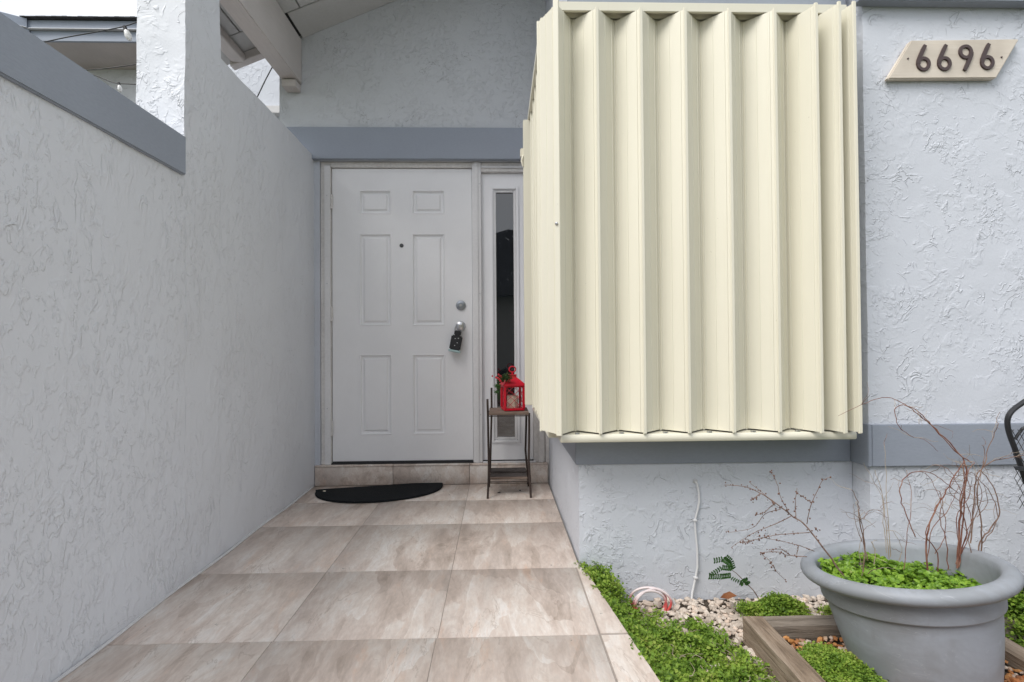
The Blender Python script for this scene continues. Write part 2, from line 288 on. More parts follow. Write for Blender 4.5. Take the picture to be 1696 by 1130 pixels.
# ---------------------------------------------------------------- object helpers
WL = {}
def tag(o, label=None, cat=None, group=None, kind=None):
    if label: o['label'] = label
    if cat: o['category'] = cat
    if group: o['group'] = group
    if kind: o['kind'] = kind
    return o
def empty(name, loc, label, cat, group=None):
    o = bpy.data.objects.new(name, None); o.empty_display_size = .1; C.objects.link(o)
    o.location = loc; WL[o.name] = Vector(loc); return tag(o, label, cat, group)
class MB:
    def __init__(s): s.v = []; s.f = []
    def add(s, vs, fs, T=None):
        k = len(s.v)
        if T is not None: vs = [tuple(T @ Vector(v)) for v in vs]
        s.v += [tuple(v) for v in vs]; s.f += [tuple(i + k for i in f) for f in fs]; return s
    def box(s, x0, x1, y0, y1, z0, z1, T=None):
        return s.add([(x0, y0, z0), (x1, y0, z0), (x1, y1, z0), (x0, y1, z0), (x0, y0, z1), (x1, y0, z1), (x1, y1, z1), (x0, y1, z1)],
                     [(3, 2, 1, 0), (4, 5, 6, 7), (0, 1, 5, 4), (1, 2, 6, 5), (2, 3, 7, 6), (3, 0, 4, 7)], T)
    def prism(s, pts, a0, a1, axis='z', T=None):
        """outline pts extruded along an axis: z -> pts are (x,y); y -> (x,z); x -> (y,z)"""
        f = {'z': lambda p, a: (p[0], p[1], a), 'y': lambda p, a: (p[0], a, p[1]), 'x': lambda p, a: (a, p[0], p[1])}[axis]
        n = len(pts); vs = [f(p, a0) for p in pts] + [f(p, a1) for p in pts]
        fs = [tuple(range(n)), tuple(range(2 * n - 1, n - 1, -1))] + [(i, i + n, (i + 1) % n + n, (i + 1) % n) for i in range(n)]
        return s.add(vs, fs, T)
    def tube(s, pts, r, seg=8, T=None, cap=True, closed=False):
        pts = [Vector(p) for p in pts]; n = len(pts)
        if not hasattr(r, '__len__'): r = [r] * n
        vs = []; fs = []; up = None
        for i, p in enumerate(pts):
            if closed: d = (pts[(i + 1) % n] - pts[i - 1])
            else: d = (pts[min(i + 1, n - 1)] - pts[max(i - 1, 0)])
            if d.length < 1e-9: d = Vector((0, 0, 1))
            d.normalize()
            if up is None: up = Vector((0, 0, 1)) if abs(d.z) < .9 else Vector((1, 0, 0))
            a = d.cross(up)
            if a.length < 1e-6: a = d.orthogonal()
            a.normalize(); bb = a.cross(d).normalized(); up = bb
            for k in range(seg):
                t_ = 2 * PI * k / seg; vs.append(p + a * (math.cos(t_) * r[i]) + bb * (math.sin(t_) * r[i]))
        for i in range(n if closed else n - 1):
            j = (i + 1) % n
            for k in range(seg):
                fs.append((i * seg + k, i * seg + (k + 1) % seg, j * seg + (k + 1) % seg, j * seg + k))
        if cap and not closed: fs.append(tuple(range(seg - 1, -1, -1))); fs.append(tuple(range((n - 1) * seg, n * seg)))
        return s.add(vs, fs, T)
    def lathe(s, prof, c=(0, 0, 0), seg=24, T=None):
        vs = []; fs = []; n = len(prof)
        for i in range(seg):
            a = 2 * PI * i / seg
            for r, z in prof: vs.append((c[0] + r * math.cos(a), c[1] + r * math.sin(a), c[2] + z))
        for i in range(seg):
            j = (i + 1) % seg
            for k in range(n - 1): fs.append((i * n + k, j * n + k, j * n + k + 1, i * n + k + 1))
        return s.add(vs, fs, T)
    def ball(s, c, r, seg=8, rings=6, T=None, sc=(1, 1, 1)):
        prof = [(max(1e-4, math.sin(PI * i / rings)) * r, -math.cos(PI * i / rings) * r) for i in range(rings + 1)]
        m = MB().lathe(prof, (0, 0, 0), seg)
        return s.add([(c[0] + x * sc[0], c[1] + y * sc[1], c[2] + z * sc[2]) for x, y, z in m.v], m.f, T)
    def build(s, name, mat, parent=None, bevel=0, smooth=False, angle=35, seg=2, jitter=0):
        me = bpy.data.meshes.new(name)
        xs = [v[0] for v in s.v]; ys = [v[1] for v in s.v]; zs = [v[2] for v in s.v]
        org = Vector(((min(xs) + max(xs)) / 2, (min(ys) + max(ys)) / 2, min(zs)))
        me.from_pydata([(v[0] - org.x, v[1] - org.y, v[2] - org.z) for v in s.v], [], s.f); me.update()
        if bevel:
            bm = bmesh.new(); bm.from_mesh(me); bmesh.ops.recalc_face_normals(bm, faces=bm.faces)
            es = [e for e in bm.edges if len(e.link_faces) == 2 and e.calc_face_angle(0) > R(30)]
            bmesh.ops.bevel(bm, geom=es, offset=bevel, segments=seg, affect='EDGES', clamp_overlap=True)
            bm.to_mesh(me); bm.free()
        elif len(s.f) < 60000:
            bm = bmesh.new(); bm.from_mesh(me); bmesh.ops.recalc_face_normals(bm, faces=bm.faces); bm.to_mesh(me); bm.free()
        if smooth or bevel:
            me.shade_smooth(); me.set_sharp_from_angle(angle=R(angle if not bevel else 50))
        me.materials.append(M[mat] if isinstance(mat, str) else mat)
        o = bpy.data.objects.new(name, me); C.objects.link(o)
        if parent is not None: o.parent = parent; o.location = org - WL[parent.name]
        else: o.location = org
        WL[o.name] = org.copy(); return o
def bx(name, x0, x1, y0, y1, z0, z1, mat, parent=None, bevel=0, **k): return MB().box(x0, x1, y0, y1, z0, z1).build(name, mat, parent, bevel, **k)
def instance(o, parent, loc):
    c = o.copy(); C.objects.link(c); c.parent = parent; c.location = Vector(loc) - (WL[parent.name] if parent else Vector()); WL[c.name] = Vector(loc); return c
def ray(u, v):
    return CAMROT @ Vector(((u - 848) / 850, -(v - 565) / 850, -1))
def at(u, v, D):
    r = ray(u, v); return CAMPOS + r * (D / r.y)

def wavybox(x0, x1, y0, y1, z0, z1, step=.03, amp=.0025, seed=0):
    """box as a bmesh grid with slightly hand-made (uneven) faces and edges"""
    m = MB()
    def disp(p):
        q = Vector(p) * 4 + Vector((seed, seed, seed)); n = mnoise.noise_vector(q) * amp + mnoise.noise_vector(q * 5) * amp * .35
        return (p[0] + n.x, p[1] + n.y, p[2] + n.z * .6)
    def face(o, a, b_, na, nb):
        vs = []; fs = []
        for i in range(na + 1):
            for j in range(nb + 1):
                vs.append(disp(tuple(o[k] + a[k] * i / na + b_[k] * j / nb for k in range(3))))
        for i in range(na):
            for j in range(nb): fs.append((i * (nb + 1) + j, (i + 1) * (nb + 1) + j, (i + 1) * (nb + 1) + j + 1, i * (nb + 1) + j + 1))
        m.add(vs, fs)
    dx, dy, dz = x1 - x0, y1 - y0, z1 - z0; N = lambda d: max(1, round(d / step))
    face((x0, y0, z0), (dx, 0, 0), (0, 0, dz), N(dx), N(dz)); face((x0, y1, z0), (dx, 0, 0), (0, 0, dz), N(dx), N(dz))
    face((x0, y0, z0), (0, dy, 0), (0, 0, dz), N(dy), N(dz)); face((x1, y0, z0), (0, dy, 0), (0, 0, dz), N(dy), N(dz))
    face((x0, y0, z1), (dx, 0, 0), (0, dy, 0), N(dx), N(dy)); face((x0, y0, z0), (dx, 0, 0), (0, dy, 0), N(dx), N(dy))
    return m
def wavy(name, *a, mat, parent, **k):
    m = wavybox(*a, **k); o = m.build(name, mat, parent)
    bm = bmesh.new(); bm.from_mesh(o.data); bmesh.ops.remove_doubles(bm, verts=bm.verts, dist=1e-5); bmesh.ops.recalc_face_normals(bm, faces=bm.faces)
    bm.to_mesh(o.data); bm.free(); o.data.shade_smooth(); o.data.set_sharp_from_angle(angle=R(40)); return o

# ---------------------------------------------------------------- the setting
GZ = -.17
m = MB(); N = 40
m.add([(-150, -150, GZ), (150, -150, GZ), (150, 150, GZ), (-150, 150, GZ)], [(0, 1, 2, 3)])
tag(m.build('ground', 'ground'), kind='structure')

# walkway with one object per tile
edge = lambda y: .345 + (2.061 - y) * .118 if y < 2.13 else .325
ys = [3.374, 3.02, 2.622, 2.082, 1.596, 1.10, .60, .10, -.40, -.90, -1.40]
walk = MB().prism([(-1.2, -1.4), (edge(-1.4) - .004, -1.4), (edge(2.12) - .004, 2.12), (.325, 2.13), (.325, 3.39), (-1.2, 3.39)], GZ - .05, -.0025, 'z').build('walkway', 'grout')
tag(walk, kind='structure')
xs = [-1.197, -.692, -.192, .308]
gp = .0012
for i in range(len(ys) - 1):
    y1, y0 = ys[i] - gp, ys[i + 1] + gp
    off = [0, 0, .0, .0, -.004, .002, 0, .003, 0, -.002][i]
    for k in range(3):
        a = xs[k] + gp + (off if k else 0); b_ = xs[k + 1] - gp + (off if k < 2 else 0)
        if k == 2 and y1 > 2.13: b_ = .322
        dz = random.uniform(-.0006, .0006)
        tl = MB().prism([(a, y0), (b_, y0), (b_, y1), (a, y1)], -.011, dz, 'z').build('tile', 'tile', walk, .0015, seg=1)
    if y1 < 2.13:
        a = xs[3] + gp
        MB().prism([(a, y0), (edge(y0), y0), (edge(y1), y1), (a, y1)], -.011, 0, 'z').build('tile', 'tile', walk, .004, seg=2)
# raised doorway step faced in the same tile
step = bx('door_step', -1.197, .322, 3.385, 3.62, -.02, .122, 'grout'); tag(step, kind='structure')
for a, b_ in ((-1.195, -.693), (-.690, -.193), (-.190, .320)):
    bx('tile', a, b_, 3.376, 3.3845, .001, .122, 'tile', step, .0012, seg=1)
    bx('tile', a, b_, 3.372, 3.46, .1225, .132, 'tile', step, .0012, seg=1)

# ---------------------------------------------------------------- house
house = empty('house', (1.0, 2.8, GZ), 'pale blue grey stucco house front with slate blue bands behind the shutters and door', 'house')
H = house
wavy('window_wall', .333, 1.4955, 2.14, 2.36, GZ - .1, 3.9, mat='stucco_front', parent=H, step=.04)
wavy('projecting_wall', 1.496, 4.2, 2.04, 2.36, GZ - .1, 4.6, mat='stucco_front', parent=H, step=.04, seed=4)
wavy('passage_wall', .333, .52, 2.3605, 3.62, GZ - .1, 3.9, mat='stucco_front', parent=H, step=.04, seed=2)
# wall around the doorway
wavy('door_wall', -1.425, .332, 3.39, 3.60, 2.1285, 4.0, mat='stucco_door', parent=H, step=.04, seed=7)
bx('door_wall', -1.30, -1.165, 3.39, 3.62, GZ, 2.128, 'return_paint', H)
bx('door_wall', .310, .3325, 3.40, 3.62, GZ, 2.128, 'frame_old', H)
# slate blue bands
bx('trim_band', -1.43, .31, 3.352, 3.389, 2.128, 2.336, 'band', H, .003)
bx('trim_band', .318, .332, 2.128, 3.372, .402, .572, 'band', H, .003)
bx('trim_band', .3185, 1.480, 2.126, 2.139, .402, .572, 'band', H, .003)
bx('trim_band', 1.481, 1.4955, 2.024, 2.139, .402, .572, 'band', H, .002)
bx('trim_band', 1.4962, 4.2, 2.024, 2.0395, .402, .570, 'band', H, .003)
bx('trim_band', .30, 1.455, 2.075, 2.139, 2.262, 2.46, 'band', H, .003)
bx('trim_band', 1.456, 4.2, 1.995, 2.0395, 2.272, 2.46, 'band', H, .003)
# roof: sloped ceiling boards with seams, rafters, deck above
SL = .42
def cz(x): return 2.938 + SL * (x + 1.27)
def slab(name, x0, x1, y0, y1, dz0, dz1, mat, parent, bevel=0):
    m = MB(); vs = [(x, y, cz(x) + d) for d in (dz0, dz1) for (x, y) in ((x0, y0), (x1, y0), (x1, y1), (x0, y1))]
    m.add(vs, [(3, 2, 1, 0), (4, 5, 6, 7), (0, 1, 5, 4), (1, 2, 6, 5), (2, 3, 7, 6), (3, 0, 4, 7)])
    return m.build(name, mat, parent, bevel)
ROOF_Y = 2.54
roof = slab('roof', -1.40, 4.2, ROOF_Y, 4.0, .025, .16, 'shingle', H)
slab('roof_edge', -1.78, -1.401, ROOF_Y, 3.37, .025, .16, 'shingle', roof)
seamx = [-1.76, -1.556, -1.194, .02, 1.22, 2.4]
for i in range(5):
    slab('ceiling_board', seamx[i] + .004, seamx[i + 1] - .004, ROOF_Y + .01, 3.132, 0, .024, 'ceiling', roof, .002)
slab('ceiling_board', -1.272, 4.1, 3.141, 3.389, .001, .024, 'ceiling', roof, .002)
slab('ceiling_board', -1.76, -1.39, 3.141, 3.362, .001, .024, 'ceiling', roof, .002)
bx('rafter_beam', -1.385, -1.278, ROOF_Y - .1, 3.386, 2.628, 2.925, 'beam', roof, .005)
bx('beam_block', -1.375, -1.285, 3.30, 3.388, 2.575, 2.622, 'beam', roof, .003)
bx('rafter_beam', -1.69, -1.602, ROOF_Y, 3.298, 2.725, 2.775, 'beam', roof, .004)
slab('cross_trim', -1.70, -1.39, 3.30, 3.36, -.055, -.002, 'beam', roof, .003)
wavy('courtyard_wall', -2.6, -1.43, 3.80, 3.98, GZ, 3.35, mat='stucco_front', parent=H, step=.05, seed=9)
lg = bx('wall_ledge', -1.80, -1.50, 3.735, 3.799, 2.60, 2.655, 'frame', H, .003)
bx('soffit_trim', -2.2, -1.44, 3.74, 3.799, 2.60, 2.63, 'frame', H)if False else None

# doorway: frame, door and sidelight
fr = MB()
fr.box(-1.164, -1.098, 3.405, 3.50, .1325, 2.126); fr.box(-1.0975, -.168, 3.405, 3.50, 2.090, 2.126)
door_frame = fr.build('door_frame', 'frame_old', H, .003)
bx('door_stop', -1.1375, -1.100, 3.396, 3.4045, .1325, 2.1, 'frame', door_frame, .002)
bx('mullion', -.1675, -.106, 3.400, 3.50, .1325, 2.126, 'frame', door_frame, .004)
bx('mullion_strip', -.150, -.128, 3.392, 3.3995, .1325, 2.126, 'frame', door_frame, .002)
bx('head_trim', -.105, .3085, 3.405, 3.50, 2.062, 2.126, 'frame_old', door_frame, .003)
bx('head_trim', -.105, .3085, 3.396, 3.4045, 2.086, 2.098, 'frame', door_frame, .002)
bx('jamb', .232, .3085, 3.405, 3.50, .1325, 2.0615, 'frame_old', door_frame, .003)
bx('jamb_strip', .262, .300, 3.394, 3.4045, .1325, 2.06, 'frame_old', door_frame, .002)
for z in (.45, 1.25, 1.98):
    MB().lathe([(0.0001, 0), (.004, 0), (.004, .002), (.0001, .002)], (0, 0, 0), 10, T=Matrix.Translation((-.118, 3.3995, z)) @ Matrix.Rotation(R(90), 4, 'X')).build('screw', 'metal', door_frame)
for z in (.5, 1.32, 1.9):
    MB().lathe([(0.0001, 0), (.004, 0), (.004, .002), (.0001, .002)], (0, 0, 0), 10, T=Matrix.Translation((-1.120, 3.3955, z)) @ Matrix.Rotation(R(90), 4, 'X')).build('screw', 'metal', door_frame)
bx('threshold', -1.097, -.168, 3.40, 3.50, .1325, .1395, 'dark', door_frame)

def embossed(x0, x1, z0, z1, y, panels):
    """a slab face with raised and fielded panels, one mesh"""
    m = MB(); xs_ = sorted({x0, x1} | {p[0] for p in panels} | {p[1] for p in panels}); zs_ = sorted({z0, z1} | {p[2] for p in panels} | {p[3] for p in panels})
    def inside(a, b_, c_, d_):
        return any(p[0] - 1e-6 <= a and b_ <= p[1] + 1e-6 and p[2] - 1e-6 <= c_ and d_ <= p[3] + 1e-6 for p in panels)
    for i in range(len(xs_) - 1):
        for j in range(len(zs_) - 1):
            if not inside(xs_[i], xs_[i + 1], zs_[j], zs_[j + 1]):
                a, b_, c_, d_ = xs_[i], xs_[i + 1], zs_[j], zs_[j + 1]
                m.add([(a, y, c_), (b_, y, c_), (b_, y, d_), (a, y, d_)], [(0, 1, 2, 3)])
    for (a, b_, c_, d_) in panels:
        offs = [(0, 0), (.003, -.0025), (.007, -.0015), (.013, .011), (.021, .012), (.027, .010), (.034, .002), (.05, .000)]
        rings = []
        for o_, dy in offs: rings.append([(a + o_, y + dy, c_ + o_), (b_ - o_, y + dy, c_ + o_), (b_ - o_, y + dy, d_ - o_), (a + o_, y + dy, d_ - o_)])
        vs = sum(rings, []); fs = []
        for r_ in range(len(rings) - 1):
            for k in range(4): fs.append((r_ * 4 + k, r_ * 4 + (k + 1) % 4, r_ * 4 + 4 + (k + 1) % 4, r_ * 4 + 4 + k))
        k = (len(rings) - 1) * 4; fs.append((k, k + 1, k + 2, k + 3)); m.add(vs, fs)
    Y1 = y + .04
    m.add([(x0, y, z0), (x1, y, z0), (x1, y, z1), (x0, y, z1), (x0, Y1, z0), (x1, Y1, z0), (x1, Y1, z1), (x0, Y1, z1)],
          [(0, 1, 5, 4), (1, 2, 6, 5), (2, 3, 7, 6), (3, 0, 4, 7), (4, 5, 6, 7)])
    return m
DY = 3.42
pan = []
for (u0, u1) in ((595, 648), (682, 736)):
    for (v0, v1) in ((315, 355), (387, 540), (587, 721)):
        a = at(u0, v1, DY); b_ = at(u1, v0, DY); pan.append((a.x, b_.x, a.z, b_.z))
# share rows/columns so that panels line up
cols = [(pan[0][0], pan[0][1]), (pan[3][0], pan[3][1])]; rows = [(pan[0][2], pan[0][3]), (pan[1][2], pan[1][3]), (pan[2][2], pan[2][3])]
pan = [(c_[0], c_[1], r_[0], r_[1]) for c_ in cols for r_ in rows]
door = embossed(-1.093, -.1705, .1435, 2.086, DY, pan)
door = door.build('front_door', 'door', H, smooth=True, angle=24)
def disc(prof, x, y, z, name, mat, parent, seg=20):
    return MB().lathe(prof, (0, 0, 0), seg, T=Matrix.Translation((x, y, z)) @ Matrix.Rotation(R(90), 4, 'X')).build(name, mat, parent, smooth=True)
disc([(.0001, .004), (.006, .004), (.007, .006), (.0125, .005), (.0135, 0)], -.637, DY, 1.574, 'peephole', newmat('peephole_metal', (.10, .10, .10), .3, .8)[0], door)
db = disc([(.0001, .017), (.016, .017), (.018, .014), (.030, .011), (.033, .004), (.033, 0)], -.246, DY, 1.174, 'deadbolt', newmat('dull_nickel', (.34, .36, .39), .38, 1)[0], door)
disc([(.0001, .019), (.008, .019), (.009, .0175)], -.246, DY, 1.174, 'keyhole', 'brass', door)
kb = disc([(.0001, .052), (.018, .052), (.027, .046), (.029, .036), (.022, .024), (.012, .018), (.012, .008), (.030, .007), (.034, 0)], -.248, DY, 1.035, 'door_knob', 'metal', door)
disc([(.0001, .0545), (.009, .0545), (.010, .052)], -.248, DY, 1.035, 'keyhole', 'brass', door)
for z in (1.863, 1.122, .37):
    h = MB(); h.box(-1.103, -1.0935, 3.402, 3.42, z - .048, z + .048)
    hg = h.build('hinge', 'frame_old', door, .001)
    for q in range(5): MB().tube([(-1.0935, 3.404, z - .048 + q * .0194), (-1.0935, 3.404, z - .031 + q * .0194)], .0085, 8).build('hinge_knuckle', 'frame_old', door, smooth=True)
bx('door_sweep', -1.09, -.172, 3.408, 3.4195, .1405, .1495, 'dark', door)

sl = MB()
X0, X1, Z0, Z1 = -.1045, .2305, .1445, 2.060
gx0, gx1, gz0, gz1 = -.006, .117, .292, 1.934
for a in ((X0, gx0 - .04, Z0, Z1), (gx1 + .028, X1, Z0, Z1), (gx0 - .04, gx1 + .028, Z0, gz0 - .035), (gx0 - .04, gx1 + .028, gz1 + .035, Z1)): sl.box(a[0], a[1], 3.43, 3.47, a[2], a[3])
side = sl.build('sidelight', 'door', H)
mo = MB()
def frame_ring(m, x0, x1, z0, z1, w_, y0, y1):
    m.box(x0, x0 + w_, y0, y1, z0, z1); m.box(x1 - w_, x1, y0, y1, z0, z1); m.box(x0 + w_, x1 - w_, y0, y1, z0, z0 + w_); m.box(x0 + w_, x1 - w_, y0, y1, z1 - w_, z1)
frame_ring(mo, gx0 - .040, gx1 + .028, gz0 - .035, gz1 + .035, .018, 3.420, 3.45); mo.build('glass_moulding', 'door', side, .004)
mo = MB(); frame_ring(mo, gx0 - .0215, gx1 + .0095, gz0 - .0165, gz1 + .0165, .018, 3.432, 3.45); mo.build('glazing_bead', 'frame', side, .003)
bx('pane', gx0 - .004, gx1 - .006, 3.447, 3.452, gz0, gz1, 'glass', side)
bx('sill_gap', -.1045, .2305, 3.43, 3.46, .1330, .1440, 'dark', side)
bx('base_strip', -.105, .245, 3.388, 3.4045, .1325, .142, 'frame', side, .002)

# ---------------------------------------------------------------- courtyard side wall on the left
cw = empty('side_wall', (-1.3, 1.5, GZ), 'long grey stucco wall along the left of the tiled walkway, with square pillar', 'wall')
wavy('low_wall', -1.40, -1.2, -3.2, 1.9985, GZ - .1, 1.60, mat='stucco_left', parent=cw, step=.045, amp=.005, seed=1)
wavy('low_wall', -1.386, -1.2, 2.2515, 3.60, GZ - .1, 2.157, mat='stucco_left', parent=cw, step=.045, amp=.005, seed=1)
bx('cap_band', -1.412, -1.186, -3.2, 1.984, 1.556, 1.704, 'band', cw, .004)
pil = MB()
pl = wavy('pillar', -1.384, -1.2, 1.999, 2.251, GZ - .1, 3.6, mat='stucco_left', parent=cw, step=.03, amp=.006, seed=1)
pl.data.materials.append(M['stucco_white_and_lit'])
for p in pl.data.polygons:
    if p.normal.y < -.7 : p.material_index = 1  # front face whiter: sky light from the open side put into its colour
cs = MB(); pts = [(-1.195 + .004 * math.sin(y * 9), y, .002) for y in [i * .06 - 1.4 for i in range(80)] if y < 3.37]
cs.tube(pts, .006, 6); cs.build('caulk_line', 'caulk', cw, smooth=True)

# ---------------------------------------------------------------- neighbouring building beyond the wall
nb = empty('neighbouring_house', (-6, 7, GZ), 'neighbouring house with slate blue fascia seen above the left wall', 'house')
wavy('wall', -9.5, -3.9, 6.62, 6.9, GZ, 4.52, mat='stucco_white_and_lit', parent=nb, step=.25)
bx('soffit', -5.30, -3.9, 6.03, 6.618, 4.465, 4.485, 'beam', nb)
bx('fascia_board', -5.355, -3.9, 6.0, 6.03, 4.455, 4.575, 'band_dark', nb, .004)
bx('fascia_board', -5.365, -3.9, 5.97, 5.999, 4.582, 4.680, 'band_dark', nb, .004)
bx('drip_strip', -5.36, -3.9, 5.955, 5.999, 4.5755, 4.5815, 'whiteplastic', nb)
# fascia turning the corner to the left
def diag(name, z0, z1, off, mat):
    p0 = Vector((-5.36, 6.0 - off)); p1 = Vector((-7.6, 4.6 - off)); d = (p1 - p0).normalized(); n_ = Vector((-d.y, d.x)) * -.03
    MB().prism([tuple(p0), tuple(p1), tuple(p1 - n_), tuple(p0 - n_)], z0, z1, 'z').build(name, mat, nb)
diag('fascia_board', 4.455, 4.575, 0, 'band_dark'); diag('fascia_board', 4.582, 4.68, .03, 'band_dark'); diag('drip_strip', 4.5755, 4.5815, .035, 'whiteplastic')
rf = MB(); rf.add([(-5.4, 5.93, 4.684), (-3.9, 5.93, 4.684), (-3.9, 9.5, 5.9), (-5.4, 9.5, 5.9), (-7.7, 4.55, 4.684), (-9, 9.5, 6.0)], [(0, 1, 2, 3), (0, 3, 5, 4)])
rf.build('roof', 'shingle', nb)
for i in range(26):
    x = -5.4 + i * .0585; bx('shingle', x, x + .055, 5.915, 6.2, 4.683 + random.uniform(0, .004), 4.692 + random.uniform(0, .007), 'shingle', nb)

# ---------------------------------------------------------------- accordion shutters
sh = empty('accordion_shutter', (.8, 2.02, .53), 'cream folding accordion storm shutter wrapped around the corner bay window', 'shutter')
ZB, ZT = .562, 2.195
def blade(A, Bv, z0=ZB, z1=ZT):
    A = Vector(A); Bv = Vector(Bv); d = Bv - A; L_ = d.length; d.normalize(); n_ = Vector((d.y, -d.x))
    if n_.y > 0: n_ = -n_
    prof = [(0, 0), (.05, 0), (.06, .0022), (.10, .0022), (.11, 0), (.44, -.0004), (.445, .0010), (.47, .0010), (.475, -.0004), (.80, 0), (.81, .0022), (.86, .0022), (.87, 0), (1, 0)]
    f_ = [A + d * (L_ * t_) + n_ * (o_ + .0012) for t_, o_ in prof]; b__ = [A + d * (L_ * t_) + n_ * (o_ - .0012) for t_, o_ in prof]
    return MB().prism([tuple(p) for p in f_ + b__[::-1]], z0, z1, 'z').build('blade', 'shutter', sh)
def rod(P_, r=.0055, z0=ZB - .004, z1=ZT + .005):
    return MB().tube([(P_[0], P_[1], z0), (P_[0], P_[1], z1)], r, 10).build('hinge_rod', 'shutter', sh, smooth=True)
front = [(.228, 1.925), (.303, 2.030), (.388, 1.95), (.474, 2.032), (.558, 1.95), (.645, 2.032), (.730, 1.95), (.818, 2.032), (.903, 1.95), (.990, 2.032), (1.080, 1.948), (1.166, 2.032),
         (1.222, 1.915), (1.248, 2.045), (1.306, 1.906), (1.322, 2.048), (1.362, 1.904), (1.385, 2.05)]
for i in range(len(front) - 1): blade(front[i], front[i + 1])
for i, p in enumerate(front): rod(p, .0062 if i % 2 == 0 else .005)
for i in range(0, len(front), 2):                      # flat nosing that covers each outer hinge
    p = front[i]; MB().box(p[0] - .0055, p[0] + .0055, p[1] - .0080, p[1] - .0058, ZB - .002, ZT + .003).build('nosing', 'shutter', sh, .001)
sidec = [(.168, 2.042), (.255, 2.11), (.186, 2.18), (.258, 2.24), (.190, 2.305), (.258, 2.365), (.193, 2.427), (.258, 2.49), (.195, 2.558), (.258, 2.62), (.195, 2.690), (.258, 2.76), (.192, 2.838), (.235, 2.90)]
blade((.168, 2.042), (.226, 1.932))
for i in range(len(sidec) - 1): blade(sidec[i], sidec[i + 1])
for i, p in enumerate(sidec): rod(p, .005)
bx('end_post', .152, .200, 2.925, 2.975, ZB, ZT + .004, 'shutter', sh, .003)
MB().prism([(.215, 1.918), (.235, 1.912), (.24, 1.925), (.222, 1.935)], ZB - .003, ZT + .012, 'z').build('corner_post', 'shutter', sh, .0015)
# tracks: C-channels above and below, carried off the wall
def channel(name, pts, y=None):
    return MB().prism(pts, .236, 1.385, 'x').build(name, 'shutter', sh, .0015)
channel('top_track', [(1.972, 2.200), (1.972, 2.236), (2.068, 2.236), (2.068, 2.200), (2.056, 2.200), (2.056, 2.222), (2.03, 2.222), (2.03, 2.205), (2.022, 2.205), (2.022, 2.222), (1.984, 2.222), (1.984, 2.200)])
channel('bottom_track', [(1.957, .526), (1.953, .532), (1.953, .550), (1.958, .5555), (2.068, .5555), (2.068, .526)])
bx('build_out', .30, 1.44, 2.0685, 2.1385, 2.212, 2.236, 'shutter', sh)
bx('build_out', .33, 1.40, 2.0685, 2.1245, .530, .553, 'shutter', sh)
MB().box(.18, .27, 2.07, 2.97, 2.200, 2.236).build('side_track', 'shutter', sh, .002)
MB().box(.20, .270, 2.07, 2.97, .526, .5555).build('side_track', 'shutter', sh, .002)
bx('side_build_out', .2705, .3315, 2.075, 2.97, 2.212, 2.232, 'shutter', sh)
bx('side_build_out', .2705, .317, 2.13, 2.97, .532, .550, 'shutter', sh)
for p in front[1::2]: MB().tube([(p[0], 1.975, .5558), (p[0], 1.975, .5615)], .010, 10).build('roller', 'metal', sh, smooth=True)
bx('latch_bracket', .135, .175, 2.94, 2.975, 1.99, 2.04, 'cream_plastic', sh, .004)
MB().tube([(.150, 2.93, 1.99), (.142, 2.925, 1.96), (.152, 2.93, 1.93)], .007, 8).build('latch_lever', 'cream_plastic', sh, smooth=True)
MB().ball((.222, 1.914, 1.355), .006, 8, 6).build('latch_pin', 'metal', sh, smooth=True)

# ---------------------------------------------------------------- address sign
sg = empty('address_sign', (1.85, 2.03, 1.96), 'slanted cream wooden board with brown house number 6696 on the stucco wall', 'address sign')
MB().prism([(1.577, 1.964), (2.028, 1.970), (2.128, 2.132), (1.677, 2.122)], 2.014, 2.0385, 'y').build('board', 'sign', sg, .004)
def six(cx, cz_, flip, h=.106, w_=.0155):
    m = MB(); T = Matrix.Translation((cx, 2.0135, cz_)) @ Matrix.Rotation(R(180) if flip else 0, 4, 'Y')
    r_ = .0225; zc = -h / 2 + r_ + w_ / 2
    prof_out = r_ + w_ / 2; prof_in = r_ - w_ / 2; n_ = 28; vs = []; fs = []
    for i in range(n_):
        a = 2 * PI * i / n_
        for (rr, y_) in ((prof_in, 0), (prof_in + .002, -.005), (prof_out - .002, -.005), (prof_out, 0)): vs.append((rr * math.cos(a), y_, zc + rr * 1.02 * math.sin(a)))
    for i in range(n_):
        j = (i + 1) % n_
        for k in range(4): fs.append((i * 4 + k, j * 4 + k, j * 4 + (k + 1) % 4, i * 4 + (k + 1) % 4))
    m.add(vs, fs, T)
    # stem sweeping from the left of the bowl to the upper right
    cl = [(-r_, zc + .000), (-r_ + .0015, zc + .014), (-r_ + .009, zc + .032), (-.002, h / 2 - .018), (.0075, h / 2)]
    L_ = []; R_ = []
    for i, (x, z) in enumerate(cl):
        a = Vector(cl[max(i - 1, 0)]); b_ = Vector(cl[min(i + 1, len(cl) - 1)]); d = (b_ - a).normalized(); n2 = Vector((-d.y, d.x)); ww = w_ / 2 * (1 if i < 4 else .85)
        L_.append((x + n2.x * ww, z + n2.y * ww)); R_.append((x - n2.x * ww, z - n2.y * ww))
    m.prism(L_ + R_[::-1], -.0054, 0, 'y', T)
    return m.build('digit_nine' if flip else 'digit_six', 'digit', sg)
for cx, cz_, fl in ((1.7245, 2.047, False), (1.811, 2.049, False), (1.900, 2.052, True), (1.989, 2.055, False)): six(cx, cz_, fl)
for x, z in ((1.662, 2.046), (2.05, 2.055)):
    disc([(.0001, .003), (.003, .003), (.0038, 0)], x, 2.0138, z, 'screw', 'digit', sg, 10)

